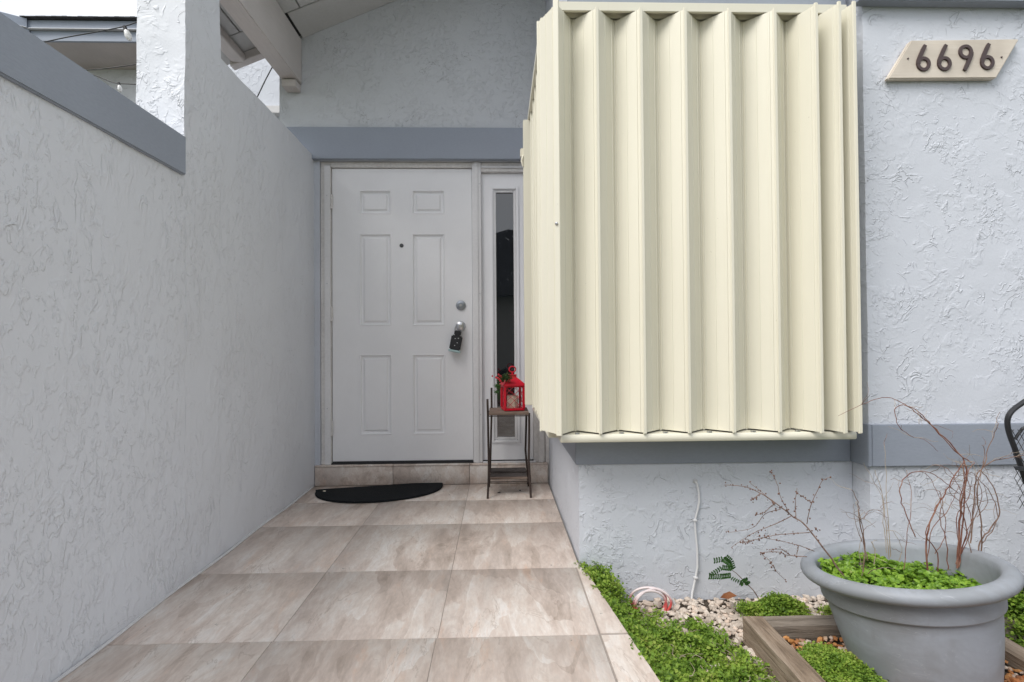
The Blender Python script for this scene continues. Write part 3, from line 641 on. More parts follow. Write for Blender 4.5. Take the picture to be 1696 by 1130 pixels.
# ---------------------------------------------------------------- doormat
mm = MB(); Tm = Matrix.Translation((-.757, 3.325, .001)) @ Matrix.Rotation(R(11.5), 4, 'Z')
pts = [(-.392, -.008), (-.398, .0), (-.375, .012), (.375, .012), (.398, 0), (.392, -.01)]
arc = [(.392 * math.cos(a), -.02 - .315 * abs(math.sin(a)) ** .85) for a in [i * PI / 26 for i in range(1, 26)]]
mm.prism(pts + arc, 0, .011, 'z', Tm)
mat_o = mm.build('doormat', 'mat', None, .003); tag(mat_o, 'black half-moon rubber doormat lying on the tiles before the door', 'doormat')
lf = MB(); lf.ball((-1.075, 3.20, .016), .010, 8, 5, sc=(1, .8, .35)); tag(lf.build('fallen_leaf', 'candle', smooth=True), 'tiny pale yellow leaf bit on the left end of the black doormat', 'leaf')

for (x, y, a, lab) in ((.00, 3.16, .4, 'small dark dry leaf on the tiles under the left of the plant stand'), (.13, 3.20, 1.7, 'small dark dry leaf on the tiles under the right of the plant stand'), (-.30, 3.13, 2.6, 'tiny dark leaf scrap on the tiles right of the doormat')):
    s_ = .016 if x > -.2 else .007; m = MB().add([(-1, 0, .12), (-.3, -.4, .03), (.5, -.3, .22), (1, .1, .08), (.4, .45, .28), (-.4, .35, .1), (0, 0, .02)], [(0, 1, 6), (1, 2, 6), (2, 3, 6), (3, 4, 6), (4, 5, 6), (5, 0, 6)], Matrix.Translation((x, y, .001)) @ Matrix.Rotation(a, 4, 'Z') @ Matrix.Scale(s_, 4))
    tag(m.build('dry_leaf', 'dark'), lab, 'leaf')
# ---------------------------------------------------------------- plant stand
ps = empty('plant_stand', (.06, 3.17, 0), 'rusty iron folding plant stand with two wooden shelves beside the sidelight', 'plant stand')
tp = MB()
for k, (a, b_) in enumerate(((3.058, 3.140), (3.142, 3.222), (3.224, 3.300))):
    wb = MB().box(-.058, .182, a, b_, .489 + k * .001, .505 + k * .0012).build('top_slat', 'shelf', ps, .003)
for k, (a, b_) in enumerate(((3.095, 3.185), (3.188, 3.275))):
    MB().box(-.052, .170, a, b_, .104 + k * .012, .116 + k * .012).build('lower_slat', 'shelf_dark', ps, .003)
MB().box(-.053, .171, 3.088, 3.0945, .100, .115).build('front_edge', 'shelf', ps, .002)
def flat_leg(pts, w_=.015):
    m = MB(); m.tube(pts, w_ / 2, 6); return m.build('leg', 'iron', ps)
flat_leg([(-.068, 3.045, .0), (-.062, 3.05, .10), (-.060, 3.062, .20), (-.064, 3.065, .49), (-.066, 3.064, .585)])
flat_leg([(.188, 3.05, .0), (.184, 3.055, .10), (.178, 3.066, .22), (.182, 3.065, .40), (.182, 3.064, .50)])
flat_leg([(-.064, 3.30, .0), (-.056, 3.29, .12), (-.052, 3.28, .24), (-.044, 3.285, .49), (-.044, 3.285, .635)])
flat_leg([(.190, 3.30, .0), (.180, 3.29, .12), (.170, 3.28, .24), (.176, 3.285, .40), (.178, 3.285, .50)])
for x in (-.060, .181):
    MB().tube([(x, 3.06, .485), (x, 3.29, .485)], .004, 6).build('side_rail', 'iron', ps)
    MB().tube([(x, 3.05, .095), (x, 3.29, .095)], .004, 6).build('side_rail', 'iron', ps)
    MB().tube([(x, 3.06, .26), (x * .98, 3.20, .05), (x, 3.285, .02)], .0035, 6).build('brace', 'iron', ps)
for y in (3.06, 3.285):
    MB().tube([(-.062, y, .484), (.182, y, .484)], .0035, 6).build('cross_rail', 'iron', ps)
    MB().tube([(-.06, y, .094), (.18, y, .094)], .003, 6).build('cross_rail', 'iron', ps)

# ---------------------------------------------------------------- red lantern with candle
LX, LYc, LZ = .087, 3.17, .5085
ln = empty('lantern', (LX, LYc, LZ), 'red metal lantern with lattice windows on top of the plant stand', 'lantern')
TL = Matrix.Translation((LX, LYc, LZ)) @ Matrix.Rotation(R(9), 4, 'Z') @ Matrix.Scale(.94, 4)
def lp(name, m, mat='red', bevel=0, smooth=False, parent=None):
    m2 = MB(); m2.add(m.v, m.f, TL); return m2.build(name, mat, parent or ln, bevel, smooth)
hw = .062
lp('base', MB().box(-hw - .006, hw + .006, -hw - .006, hw + .006, 0, .014), bevel=.003)
for sx_ in (-1, 1):
    for sy_ in (-1, 1):
        lp('corner_post', MB().box(sx_ * hw - .008, sx_ * hw + .008, sy_ * hw - .008, sy_ * hw + .008, .014, .150), bevel=.002)
lp('top_rim', MB().box(-hw - .006, hw + .006, -hw - .006, hw + .006, .150, .160), bevel=.002)
m = MB(); prf = [(hw + .014, .160), (hw + .014, .166), (.034, .205), (.022, .214), (.022, .226)]
vs = []; fs = []
for r_, z in prf: vs += [(-r_, -r_, z), (r_, -r_, z), (r_, r_, z), (-r_, r_, z)]
for i in range(len(prf) - 1):
    for k in range(4): fs.append((i * 4 + k, i * 4 + (k + 1) % 4, i * 4 + 4 + (k + 1) % 4, i * 4 + 4 + k))
fs += [(0, 3, 2, 1), (16, 17, 18, 19)]; m.add(vs, fs); lp('roof', m, bevel=.0015)
lp('cap', MB().box(-.026, .026, -.026, .026, .226, .231), bevel=.002)
lp('finial', MB().tube([(0, 0, .231), (0, 0, .246)], .006, 10), smooth=True)
ringp = [(.022 * math.cos(a), 0, .264 + .0185 * math.sin(a)) for a in [i * 2 * PI / 24 for i in range(24)]]
lp('ring_handle', MB().tube(ringp, .0042, 8, closed=True), smooth=True)
for face in range(4):
    Tf = Matrix.Rotation(face * PI / 2, 4, 'Z'); m = MB()
    x0, x1, z0, z1 = -hw + .008, hw - .008, .014, .150
    W_, H_ = x1 - x0, z1 - z0
    def seg(a, b_):
        p = Vector((a[0], -hw, a[1])); q = Vector((b_[0], -hw, b_[1])); m.tube([p, q], .0014, 5, Tf)
    for a, b_ in (((x0, z0), (x1, z0 + H_ * .75)), ((x0, z0 + H_ * .35), (x1 - .0, z1)), ((x0 + W_ * .5, z0), (x1, z0 + H_ * .36)), ((x0, z0 + H_ * .72), (x0 + W_ * .42, z1)),
                  ((x1, z0), (x0, z0 + H_ * .75)), ((x1, z0 + H_ * .35), (x0, z1)), ((x0 + W_ * .5, z0), (x0, z0 + H_ * .36)), ((x1, z0 + H_ * .72), (x1 - W_ * .42, z1))): seg(a, b_)
    lp('lattice', m)
    pm = MB().box(x0 - .003, x1 + .003, -hw + .003, -hw + .004, z0, z1); pm2 = MB().add(pm.v, pm.f, Tf); lp('pane', pm2, 'lantern_pane')
cdl = MB(); m = MB().lathe([(.0001, .014), (.036, .014), (.037, .018), (.037, .090), (.034, .094), (.028, .090), (.0001, .086)], (0, 0, 0), 24); cdl.add(m.v, m.f, TL)
cdo = cdl.build('candle', 'candle', None, smooth=True); tag(cdo, 'thick ivory pillar candle standing inside the red lantern', 'candle')
MB().tube([TL @ Vector((0, 0, .086)), TL @ Vector((.001, 0, .097))], .001, 5).build('wick', 'dark', cdo)
# sprig of greenery with berries
sp_ = empty('berry_sprig', (.03, 3.09, .70), 'dark green fir sprig with red berries hung on the left of the red lantern', 'sprig')
m = MB(); rnd = random.Random(3)
def fircluster(m, c, n_, rad, ln_):
    for i in range(n_):
        d = Vector((rnd.gauss(0, 1), rnd.gauss(0, .6), rnd.gauss(0, 1))).normalized(); o_ = Vector(c) + Vector((rnd.gauss(0, rad), rnd.gauss(0, rad * .5), rnd.gauss(0, rad * .6)))
        t_ = d.orthogonal().normalized() * .0022
        m.add([o_ - t_, o_ + t_, o_ + d * ln_ + t_ * .2, o_ + d * ln_ - t_ * .2], [(0, 1, 2, 3)])
fircluster(m, (.048, 3.088, .712), 220, .016, .018); fircluster(m, (.016, 3.088, .697), 110, .010, .016)
m.build('needles', 'greenery', sp_)
m = MB(); fircluster(m, (-.004, 3.085, .660), 70, .007, .018); fircluster(m, (-.012, 3.085, .625), 34, .004, .014); m.build('hanging_leaves', 'weed', sp_)
for i in range(9):
    MB().ball((.000 + rnd.gauss(0, .015), 3.062 + rnd.gauss(0, .006), .715 + rnd.gauss(0, .011)), rnd.uniform(.005, .008), 8, 6).build('berry', 'berry', sp_, smooth=True)

# ---------------------------------------------------------------- lockbox hanging on the knob
lb = empty('lockbox', (-.265, 3.37, .915), 'black key lockbox hanging tilted from the silver door knob', 'lockbox')
TB = Matrix.Translation((-.262, 3.385, 1.0)) @ Matrix.Rotation(R(11), 4, 'Y')
def lpb(name, m, mat, bevel=0, smooth=False):
    m2 = MB().add(m.v, m.f, TB); return m2.build(name, mat, lb, bevel, smooth)
lpb('body', MB().box(-.036, .036, -.030, .012, -.125, -.028), 'blackplastic', .007)
lpb('collar', MB().box(-.022, .022, -.026, .010, -.030, .004), 'blackplastic', .006)
sk = [(-.021, 0, -.01), (-.024, 0, .02), (-.016, 0, .042), (0, 0, .050), (.016, 0, .042), (.024, 0, .02), (.021, 0, -.01)]
lpb('shackle', MB().tube(sk, .0045, 8), 'metal', smooth=True)
lpb('bottom_cover', MB().box(-.041, .041, -.036, .016, -.139, -.124), newmat('pale_teal_plastic', (.42, .55, .56), .35)[0], .005)
for q, (x, z) in enumerate(((-.008, -.05), (.01, -.075), (-.004, -.095), (.012, -.045))):
    lpb('button', MB().box(x - .003, x + .003, -.033, -.029, z - .002, z + .002), 'whiteplastic')

# ---------------------------------------------------------------- cable on the wall and coil
cb = empty('wall_cable', (.82, 2.13, GZ), 'white cable clipped down the stucco wall into the gravel', 'cable')
cp = [(.822, 2.142, .325), (.828, 2.132, .318), (.834, 2.13, .28), (.835, 2.129, .245), (.828, 2.131, .205), (.816, 2.131, .165), (.819, 2.131, .11), (.825, 2.131, .044), (.825, 2.131, -.03), (.816, 2.130, -.073), (.800, 2.125, -.13), (.786, 2.11, -.20)]
MB().tube(cp, .0042, 8).build('cable_run', 'cable', cb, smooth=True)
for z, x in ((.165, .816), (-.073, .816)):
    bx('cable_clip', x - .008, x + .008, 2.122, 2.138, z - .004, z + .004, 'cable', cb, .002)
MB().lathe([(.0001, .004), (.008, .003), (.010, 0)], (0, 0, 0), 12, T=Matrix.Translation((.823, 2.139, .325)) @ Matrix.Rotation(R(90), 4, 'X')).build('wall_grommet', 'caulk', cb, smooth=True)
co = empty('cable_coil', (.60, 2.05, GZ), 'coil of red and faded white cable in the plants at the foot of the wall', 'cable')
for q, (rx_, rz_, cx, cz_, yy, tl) in enumerate(((.072, .056, .596, -.128, 2.03, .1), (.077, .052, .600, -.122, 2.042, -.06), (.068, .058, .590, -.130, 2.020, .02))):
    ps_ = [(cx + rx_ * math.cos(a), yy + tl * .3 * math.cos(a), cz_ + rz_ * math.sin(a)) for a in [i * 2 * PI / 30 for i in range(30)]]
    MB().tube(ps_, .0048, 8, closed=True).build('loop', 'coil', co, smooth=True)
MB().tube([(.595, 2.03, -.071), (.63, 2.05, -.078), (.665, 2.07, -.098), (.70, 2.075, -.135), (.722, 2.075, -.19)], .0048, 8).build('cable_tail', 'cable', co, smooth=True)

# ---------------------------------------------------------------- timbers edging the bed
def timber(name, x0, x1, y0, y1, z0, z1, mat, label, seed=0):
    m = wavybox(x0, x1, y0, y1, z0, z1, .018, .004, seed); o = m.build(name, mat, None)
    bm = bmesh.new(); bm.from_mesh(o.data); bmesh.ops.remove_doubles(bm, verts=bm.verts, dist=1e-5); bmesh.ops.recalc_face_normals(bm, faces=bm.faces)
    bm.to_mesh(o.data); bm.free(); o.data.shade_smooth(); o.data.set_sharp_from_angle(angle=R(40))
    return tag(o, label, 'timber', 'weathered timbers edging the planting bed')
timber('landscape_timber', .868, .938, .55, 1.828, GZ, -.078, 'timber_y', 'weathered timber running toward the viewer left of the grey pot', 3)
timber('landscape_timber', .9385, 1.80, 1.757, 1.826, GZ, -.078, 'timber_x', 'weathered timber lying parallel to the wall behind the grey pot', 5)
timber('landscape_timber', 1.60, 1.672, .55, 1.744, GZ, -.078, 'timber_y', 'weathered timber just visible to the right of the grey pot', 8)

tag(bx('bed_soil', .937, 1.6005, .56, 1.7575, GZ - .02, GZ + .05, 'soil'), kind='structure')
# ---------------------------------------------------------------- grey pot
PC = Vector((1.315, 1.56, GZ)); KR = 1.09
pot = empty('planter_pot', PC, 'large round grey plastic planter with a thick rolled rim beside the wall', 'planter')
TP = Matrix.Translation((1.275, 1.607, .18)) @ Matrix.Rotation(R(-6.3), 4, 'Y') @ Matrix.Rotation(R(-7.6), 4, 'X') @ Matrix.Translation((0, 0, -.376)) @ Matrix.Diagonal((KR, KR, 1, 1))
def pp(name, prof, mat, seg=72):
    m = MB().lathe(prof, (0, 0, 0), seg); return MB().add(m.v, m.f, TP).build(name, mat, pot, smooth=True, angle=50)
body = [(.0001, .02), (.142, .02), (.155, .026), (.163, .05), (.180, .13), (.193, .20), (.202, .262), (.205, .288), (.206, .290), (.2140, .294), (.2155, .298), (.220, .345), (.222, .362)]
pp('pot_body', body, 'pot')
rim = []
for i in range(15):
    a = -PI * .62 + i * (PI * 1.40) / 14; rim.append((.236 + .024 * math.cos(a), .376 + .0225 * math.sin(a)))
rim = [(.223, .358)] + rim + [(.214, .372), (.208, .34), (.200, .28), (.192, .22)]
pp('rim', rim, 'pot')
m = MB().lathe([(.0001, .305), (.10, .302), (.2035, .296)], (0, 0, 0), 40); MB().add(m.v, m.f, TP).build('soil', 'soil', pot)

# ---------------------------------------------------------------- foliage helpers
def leafmesh(specs, shape='oval'):
    """specs: (pos, normal, dir, length, width); one island per leaf"""
    m = MB()
    for p, n_, d, L_, W_ in specs:
        s_ = n_.cross(d).normalized() * (W_ / 2); d = d * L_; u_ = n_ * (L_ * .12)
        if shape == 'quad': m.add([p, p + d * .5 + s_ + u_, p + d, p + d * .5 - s_ + u_], [(0, 1, 2, 3)])
        else: m.add([p, p + d * .30 + s_ * .85 + u_, p + d * .72 + s_ * .9 + u_, p + d, p + d * .72 - s_ * .9 + u_, p + d * .30 - s_ * .85 + u_, p + d * .5], [(0, 1, 6), (1, 2, 6), (2, 3, 6), (3, 4, 6), (4, 5, 6), (5, 0, 6)])
    return m
def rnormal(rd, tilt=.6):
    return Vector((rd.gauss(0, tilt), rd.gauss(0, tilt), 1)).normalized()
# clover in the pot
rd = random.Random(11); sp = []
for i in range(2600):
    a = rd.uniform(0, 2 * PI); r_ = .203 * math.sqrt(rd.random()); x, y = r_ * math.cos(a), r_ * math.sin(a)
    top = .366 + .034 * mnoise.noise(Vector((x * 9, y * 9, 3))) - .045 * max(0, x) / .2 + .014 * max(0, -x) / .2
    if x > .12 and rd.random() < .6: continue
    z = top - abs(rd.gauss(0, .018)); c0 = Vector((x, y, z)); nn_ = rnormal(rd, .6); t0 = rd.uniform(0, 2 * PI)
    sz = rd.choice((.7, .9, 1, 1, 1.25)) * rd.uniform(.008, .0125)
    for k in range(3):
        aa = t0 + k * 2 * PI / 3; d = Vector((math.cos(aa), math.sin(aa), 0)); d = (d - nn_ * d.dot(nn_)).normalized()
        sp.append((c0, nn_, d, sz, sz * 1.05))
sp = [(TP @ p, n_, d, L_, W_) for p, n_, d, L_, W_ in sp]
tag(leafmesh(sp).build('clover', 'clover'), 'bright green clover filling the grey pot', 'clover', kind='stuff')
# small leafed ground cover
def cover(name, region, n_, top, label, seed, size=(.005, .010), clump=14, z0=0):
    rd = random.Random(seed); sp = []; cnt = 0; tries = 0
    while cnt < n_ and tries < n_ * 20:
        tries += 1; x, y, keep = region(rd)
        if not keep: continue
        cnt += 1; h = top(x, y); h = max(.004, h)
        for k in range(clump):
            t_ = rd.random() ** .55; p = Vector((x + rd.gauss(0, .009), y + rd.gauss(0, .009), GZ + z0 + h * (.25 + .8 * t_)))
            a = rd.uniform(0, 2 * PI); nn_ = rnormal(rd, .75); d = Vector((math.cos(a), math.sin(a), 0)); d = (d - nn_ * d.dot(nn_)).normalized()
            L_ = rd.uniform(*size); sp.append((p, nn_, d, L_, L_ * .72))
    return tag(leafmesh(sp, 'quad').build(name, 'cover'), label, 'ground cover', kind='stuff')
def redge(y):     # right limit of the cover along the walkway
    tab = [(1.0, .90), (1.30, .88), (1.55, .85), (1.76, .82), (1.90, .77), (1.99, .68), (2.06, .56), (2.13, .45)]
    for (a, b_), (c_, d_) in zip(tab, tab[1:]):
        if y <= c_: return b_ + (d_ - b_) * (y - a) / (c_ - a)
    return .44
def reg1(rd):
    y = rd.uniform(1.05, 2.13); x0 = edge(y) - .012; x = rd.uniform(x0, .90)
    lim = redge(y) + .05 * mnoise.noise(Vector((x * 7, y * 7, 1))) + .03 * mnoise.noise(Vector((x * 22, y * 22, 4)))
    dens = 1 if x < lim - .05 else max(0, (lim - x) / .05) * .8
    patch = mnoise.noise(Vector((x * 11, y * 11, 9)))
    if x > .47 and y > 1.89 and x < .70 and rd.random() < .85: return x, y, False
    if patch < -.16 and x > edge(y) + .09: dens *= .12
    return x, y, rd.random() < dens
def top1(x, y):
    e = x - edge(y); base = .155 - .13 * min(1, max(0, e) / .20)
    if y > 1.93: base = max(.17 - max(0, x - .42) * 1.1, .03) * (1 if x < .5 else .8)
    return max(.03, base) + .034 * mnoise.noise(Vector((x * 14, y * 14, 2))) + .028 * mnoise.noise(Vector((x * 42, y * 42, 2)))
cover('ground_cover', reg1, 4700, top1, 'bright green small-leafed ground cover spreading along the walkway edge', 5, (.006, .018), 12)
def ell(cx, cy, rx_, ry_):
    def f(rd):
        a = rd.uniform(0, 2 * PI); r_ = math.sqrt(rd.random()); x = cx + rx_ * r_ * math.cos(a); y = cy + ry_ * r_ * math.sin(a)
        return x, y, rd.random() < 1.25 - r_ + .5 * mnoise.noise(Vector((x * 16, y * 16, 5)))
    return f
def dome(cx, cy, rx_, ry_, h):
    return lambda x, y: h * max(.2, 1 - ((x - cx) / rx_) ** 2 * .6 - ((y - cy) / ry_) ** 2 * .6) + .014 * mnoise.noise(Vector((x * 25, y * 25, 1)))
cover('ground_cover', ell(1.03, 1.545, .10, .125), 800, dome(1.03, 1.545, .11, .13, .055), 'green ground cover inside the timber bed left of the grey pot', 8, (.006, .012), z0=.05)
cover('ground_cover', ell(1.09, 1.97, .10, .07), 420, dome(1.09, 1.97, .1, .07, .085), 'low green weed clump by the wall behind the timber corner', 12, (.008, .015))
cover('ground_cover', ell(.965, 1.985, .04, .04), 90, dome(.965, 1.985, .045, .04, .06), 'small yellow green weed tuft left of the clump by the wall', 13, (.006, .012))
cover('ground_cover', ell(1.30, 1.97, .05, .05), 80, dome(1.30, 1.97, .05, .05, .045), 'tiny green weed tuft right beside the pot at the wall', 15, (.006, .012))
cover('ground_cover', ell(1.86, 1.86, .17, .14), 900, dome(1.86, 1.86, .17, .14, .19), 'green leafy clump behind the right side of the grey pot', 17, (.010, .018))
cover('ground_cover', ell(1.80, 1.55, .11, .22), 500, dome(1.8, 1.55, .11, .22, .06), 'low green cover right of the pot beneath the chair', 18, (.006, .012))
rd = random.Random(77)
m = MB()
for i in range(70):
    y = rd.uniform(1.2, 2.0); x = rd.uniform(edge(y) + .05, redge(y) + .06); a = rd.uniform(0, 6.3); p = Vector((x, y, GZ + .03 + max(.0, .07 - (x - edge(y)) * .3))); W_ = [p]
    for _ in range(6):
        a += rd.gauss(0, .5); p = p + Vector((math.cos(a) * .014, math.sin(a) * .014, rd.gauss(0, .006))); W_.append(p)
    m.tube(W_, [.0012] * 5 + [.0006] * 2, 4)
tag(m.build('dry_runners', 'bark_pale'), 'thin dry runner stems tangled through the ground cover by the walkway', 'plant stems', kind='stuff')
# gravel
ICO = None
def icos():
    bm = bmesh.new(); bmesh.ops.create_icosphere(bm, subdivisions=1, radius=1); vs = [v.co.copy() for v in bm.verts]; fs = [tuple(v.index for v in f.verts) for f in bm.faces]; bm.free(); return vs, fs
IV, IF = icos()
def gravel(name, region, n_, size, mat, label, seed, z0=0):
    rd = random.Random(seed); m = MB(); c_ = 0
    while c_ < n_:
        x, y, keep = region(rd)
        if not keep: continue
        c_ += 1; s_ = rd.uniform(*size) * (1 if rd.random() < .8 else 1.5); sc_ = (s_ * rd.uniform(.8, 1.4), s_ * rd.uniform(.7, 1.1), s_ * rd.uniform(.5, .8))
        Q = Matrix.Translation((x, y, GZ + z0 + rd.uniform(0, .014))) @ Matrix.Rotation(rd.uniform(0, 6.3), 4, 'Z') @ Matrix.Rotation(rd.gauss(0, .35), 4, 'X')
        m.add([(v.x * sc_[0] * rd.uniform(.6, 1.2), v.y * sc_[1] * rd.uniform(.6, 1.2), v.z * sc_[2] * rd.uniform(.6, 1.2)) for v in IV], IF, Q)
    return tag(m.build(name, mat), label, 'gravel', kind='stuff')
def rg(rd):
    y = rd.uniform(1.0, 2.125); x = rd.uniform(edge(y) + .10, 1.62); ok = x > redge(y) - .22
    if y < 1.83 and x > .862: ok = False
    if y > 1.75 and y < 1.835 and x > .86: ok = False
    return x, y, ok
gravel('gravel', rg, 2300, (.0055, .0155), 'gravel', 'pale pink white limestone gravel between the plants and the timbers', 21)
def rg2(rd):
    x = rd.uniform(.945, 1.59); y = rd.uniform(1.05, 1.74); d = math.hypot(x - PC.x, y - PC.y)
    return x, y, d > .16
gravel('gravel', rg2, 1500, (.006, .0125), 'gravel_o', 'orange brown and white gravel inside the timber bed around the pot', 22, .05)
def rg3(rd): return rd.uniform(1.62, 2.4), rd.uniform(1.0, 2.03), True
gravel('gravel', rg3, 1300, (.006, .013), 'gravel', 'pale gravel right of the bed under the black chair', 23)

# ---------------------------------------------------------------- weeds with feathery leaves
def px(pts, D, dd=0): return [at(u, v, D + (.09 if D < 1.7 else 0) + dd * i / max(1, len(pts) - 1)) for i, (u, v) in enumerate(pts)]
wd = empty('feathery_weed', at(1262, 1000, 2.0), 'dark green feathery compound-leaf weed against the wall left of the pot', 'weed')
MB().tube(px([(1262, 1000), (1248, 978), (1232, 962), (1220, 950), (1213, 945), (1209, 930)], 2.0), [.0022, .002, .0018, .0015, .0012, .0008], 6).build('stem', 'bark', wd, smooth=True)
def frond(pts, n_, L_, D=1.99):
    P_ = px(pts, D); sp = []
    for i in range(n_):
        t_ = (i + .5) / n_ * (len(P_) - 1); k = min(int(t_), len(P_) - 2); p = P_[k].lerp(P_[k + 1], t_ - k); ax = (P_[k + 1] - P_[k]).normalized()
        for s_ in (-1, 1):
            up = Vector((0, -.25, 1)); d = (up * s_ - ax * (up.dot(ax) * s_) + ax * .3).normalized(); n2 = Vector((.1, -1, .2)).normalized()
            sp.append((p, n2, d, L_ * 1.15, L_ * .62))
    m = leafmesh(sp); m.tube(P_, .0011, 5); return m.build('frond', 'weed', wd)
frond([(1211, 953), (1195, 955), (1174, 955)], 12, .013); frond([(1213, 942), (1196, 940), (1176, 953)], 12, .012)
frond([(1213, 945), (1207, 932), (1198, 926), (1182, 929)], 12, .013); frond([(1215, 943), (1211, 930), (1202, 922)], 8, .012); frond([(1210, 957), (1222, 963), (1236, 966)], 7, .009)
frond([(1226, 962), (1233, 966), (1238, 962)], 5, .018)
# dry leaf on gravel
m = MB(); c_ = at(1207, 990, 2.02); m.add([c_ + Vector(v) for v in ((-.035, 0, 0), (-.01, -.02, .004), (.02, -.014, .012), (.036, .004, .004), (.012, .018, .016), (-.014, .014, .010), (0, 0, -.004))], [(0, 1, 6), (1, 2, 6), (2, 3, 6), (3, 4, 6), (4, 5, 6), (5, 0, 6)])
tag(m.build('dry_leaf', 'dryleaf'), 'curled brown dry leaf on the gravel at the foot of the wall', 'leaf')

# ---------------------------------------------------------------- dead stems in the pot
def smooth_path(P_, k=4):
    out_ = []
    for i in range(len(P_) - 1):
        a, b_, c_, d_ = P_[max(i - 1, 0)], P_[i], P_[i + 1], P_[min(i + 2, len(P_) - 1)]
        for j in range(k):
            t_ = j / k; out_.append(.5 * ((2 * b_) + (c_ - a) * t_ + (2 * a - 5 * b_ + 4 * c_ - d_) * t_ * t_ + (3 * b_ - a - 3 * c_ + d_) * t_ ** 3))
    out_.append(P_[-1]); return out_
def stem(parent, pts, D, r0, r1, mat, jit=.0, rd=None, name='stem', dd=0, bud=0, k=5):
    P_ = smooth_path(px(pts, D, dd), k); r0 *= .95; r1 *= 1.0
    if jit: P_ = [p + Vector((rd.gauss(0, jit), rd.gauss(0, jit), rd.gauss(0, jit * .5))) if 0 < i else p for i, p in enumerate(P_)]
    n_ = len(P_); o = MB().tube(P_, [r0 + (r1 - r0) * i / (n_ - 1) for i in range(n_)], 6).build(name, mat, parent, smooth=True)
    if bud:
        m = MB()
        for p in P_[n_ // 6:]:
            for q in range(rd.choice((0, 1, 1, 2))):
                s_ = rd.uniform(.0013, .0028) * bud; m.ball(p + Vector((rd.gauss(0, .003), rd.gauss(0, .003), rd.gauss(0, .003))), s_, 6, 4)
        if m.v: m.build('buds', 'bud', o, smooth=True)
    return P_
S8 = lambda L_: [(1200 + a / 3.23, 650 + b_ / 3.23) for a, b_ in L_]
S7 = lambda L_: [(1180 + a / 2.306, 640 + b_ / 2.306) for a, b_ in L_]
rd = random.Random(5)
br = empty('dead_branch', at(1398, 953, 1.52), 'dry arching branch with tiny brown buds leaning left out of the pot', 'branch')
stem(br, S8([(640, 985), (520, 820), (430, 710), (360, 660), (270, 590), (190, 540), (110, 505), (0, 495)]), 1.52, .0030, .0010, 'bark', .0007, rd, dd=.10, bud=1)
for L_, dd in (([(345, 645), (300, 560), (275, 470), (245, 425)], .03), ([(440, 705), (460, 610), (520, 480), (565, 455)], -.04), ([(382, 675), (378, 590), (388, 510)], .02), ([(465, 590), (430, 565), (390, 540)], .03),
               ([(360, 660), (270, 705), (180, 740), (110, 780), (35, 830)], .06), ([(300, 625), (220, 650), (150, 725), (20, 750)], .10), ([(455, 750), (300, 760), (200, 780), (90, 805)], .04),
               ([(480, 850), (400, 820), (300, 795), (170, 770)], -.03), ([(440, 880), (330, 870), (290, 855), (200, 860), (240, 900), (280, 960), (330, 1010)], -.02),
               ([(270, 590), (215, 640), (170, 655)], .05), ([(350, 870), (300, 840), (235, 845)], -.04), ([(500, 745), (480, 720)], 0), ([(190, 540), (150, 575), (160, 560)], 0), ([(270, 600), (230, 560), (130, 480)], .04), ([(110, 780), (140, 800), (100, 805)], 0), ([(395, 820), (385, 880)], 0)):
    stem(br, S8(L_), 1.56, .0014, .0006, 'bark', .0006, rd, name='twig', dd=dd, bud=1.15)
def group(label, D, base, stems, mat):
    v_ = empty('dead_stem_cluster', at(base[0], base[1], D), label, 'dead plant', 'dead plants standing in the grey pot')
    for L_, r0, r1, dd in stems:
        Q = stem(v_, L_, D, r0, r1, mat, .0012, rd, dd=dd)
        for q in range(max(2, len(Q) // 6)):                       # hair-thin side twigs
            i0 = rd.randrange(len(Q) // 4, len(Q)); p = Q[i0]; d = Vector((rd.gauss(0, .6), rd.gauss(0, .4), rd.uniform(-.3, 1))).normalized(); W_ = [p]
            for _ in range(rd.randint(4, 8)):
                d = (d + Vector((rd.gauss(0, .3), rd.gauss(0, .3), rd.gauss(0, .3)))).normalized(); W_.append(W_[-1] + d * rd.uniform(.008, .016))
            MB().tube(W_, [.0008 - .00007 * j for j in range(len(W_))], 4).build('side_twig', 'bark' if rd.random() < .6 else 'bark_pale', v_)
    return v_
group('short brown twigs at the left in the grey pot', 1.53, (1430, 960), [
    (S8([(735, 1010), (748, 850), (720, 650), (715, 600), (680, 520)]), .0022, .0009, .02), (S8([(765, 900), (742, 740), (722, 640)]), .0018, .0008, 0),
    (S8([(735, 700), (700, 655), (620, 638)]), .0011, .0005, -.03), (S8([(745, 680), (775, 632), (840, 628), (850, 600)]), .0011, .0005, .04), (S8([(735, 800), (700, 690), (690, 600)]), .0010, .0005, .0), (S8([(742, 1000), (780, 960), (830, 940)]), .0016, .0010, -.06)], 'bark')
group('tall thin pale stalks in the middle of the grey pot', 1.60, (1470, 950), [
    (S8([(880, 890), (862, 700), (848, 560), (805, 415)]), .0016, .0006, .02), (S8([(888, 880), (880, 700), (868, 550), (856, 285)]), .0016, .0006, .0), (S8([(868, 860), (850, 700), (840, 560), (740, 375)]), .0012, .0005, .03),
    (S8([(735, 960), (720, 850), (740, 760)]), .0012, .0006, 0), (S8([(800, 930), (805, 850), (790, 800)]), .0016, .0012, 0), (S8([(920, 990), (935, 900), (950, 830), (900, 740)]), .0012, .0006, 0)], 'bark_pale')
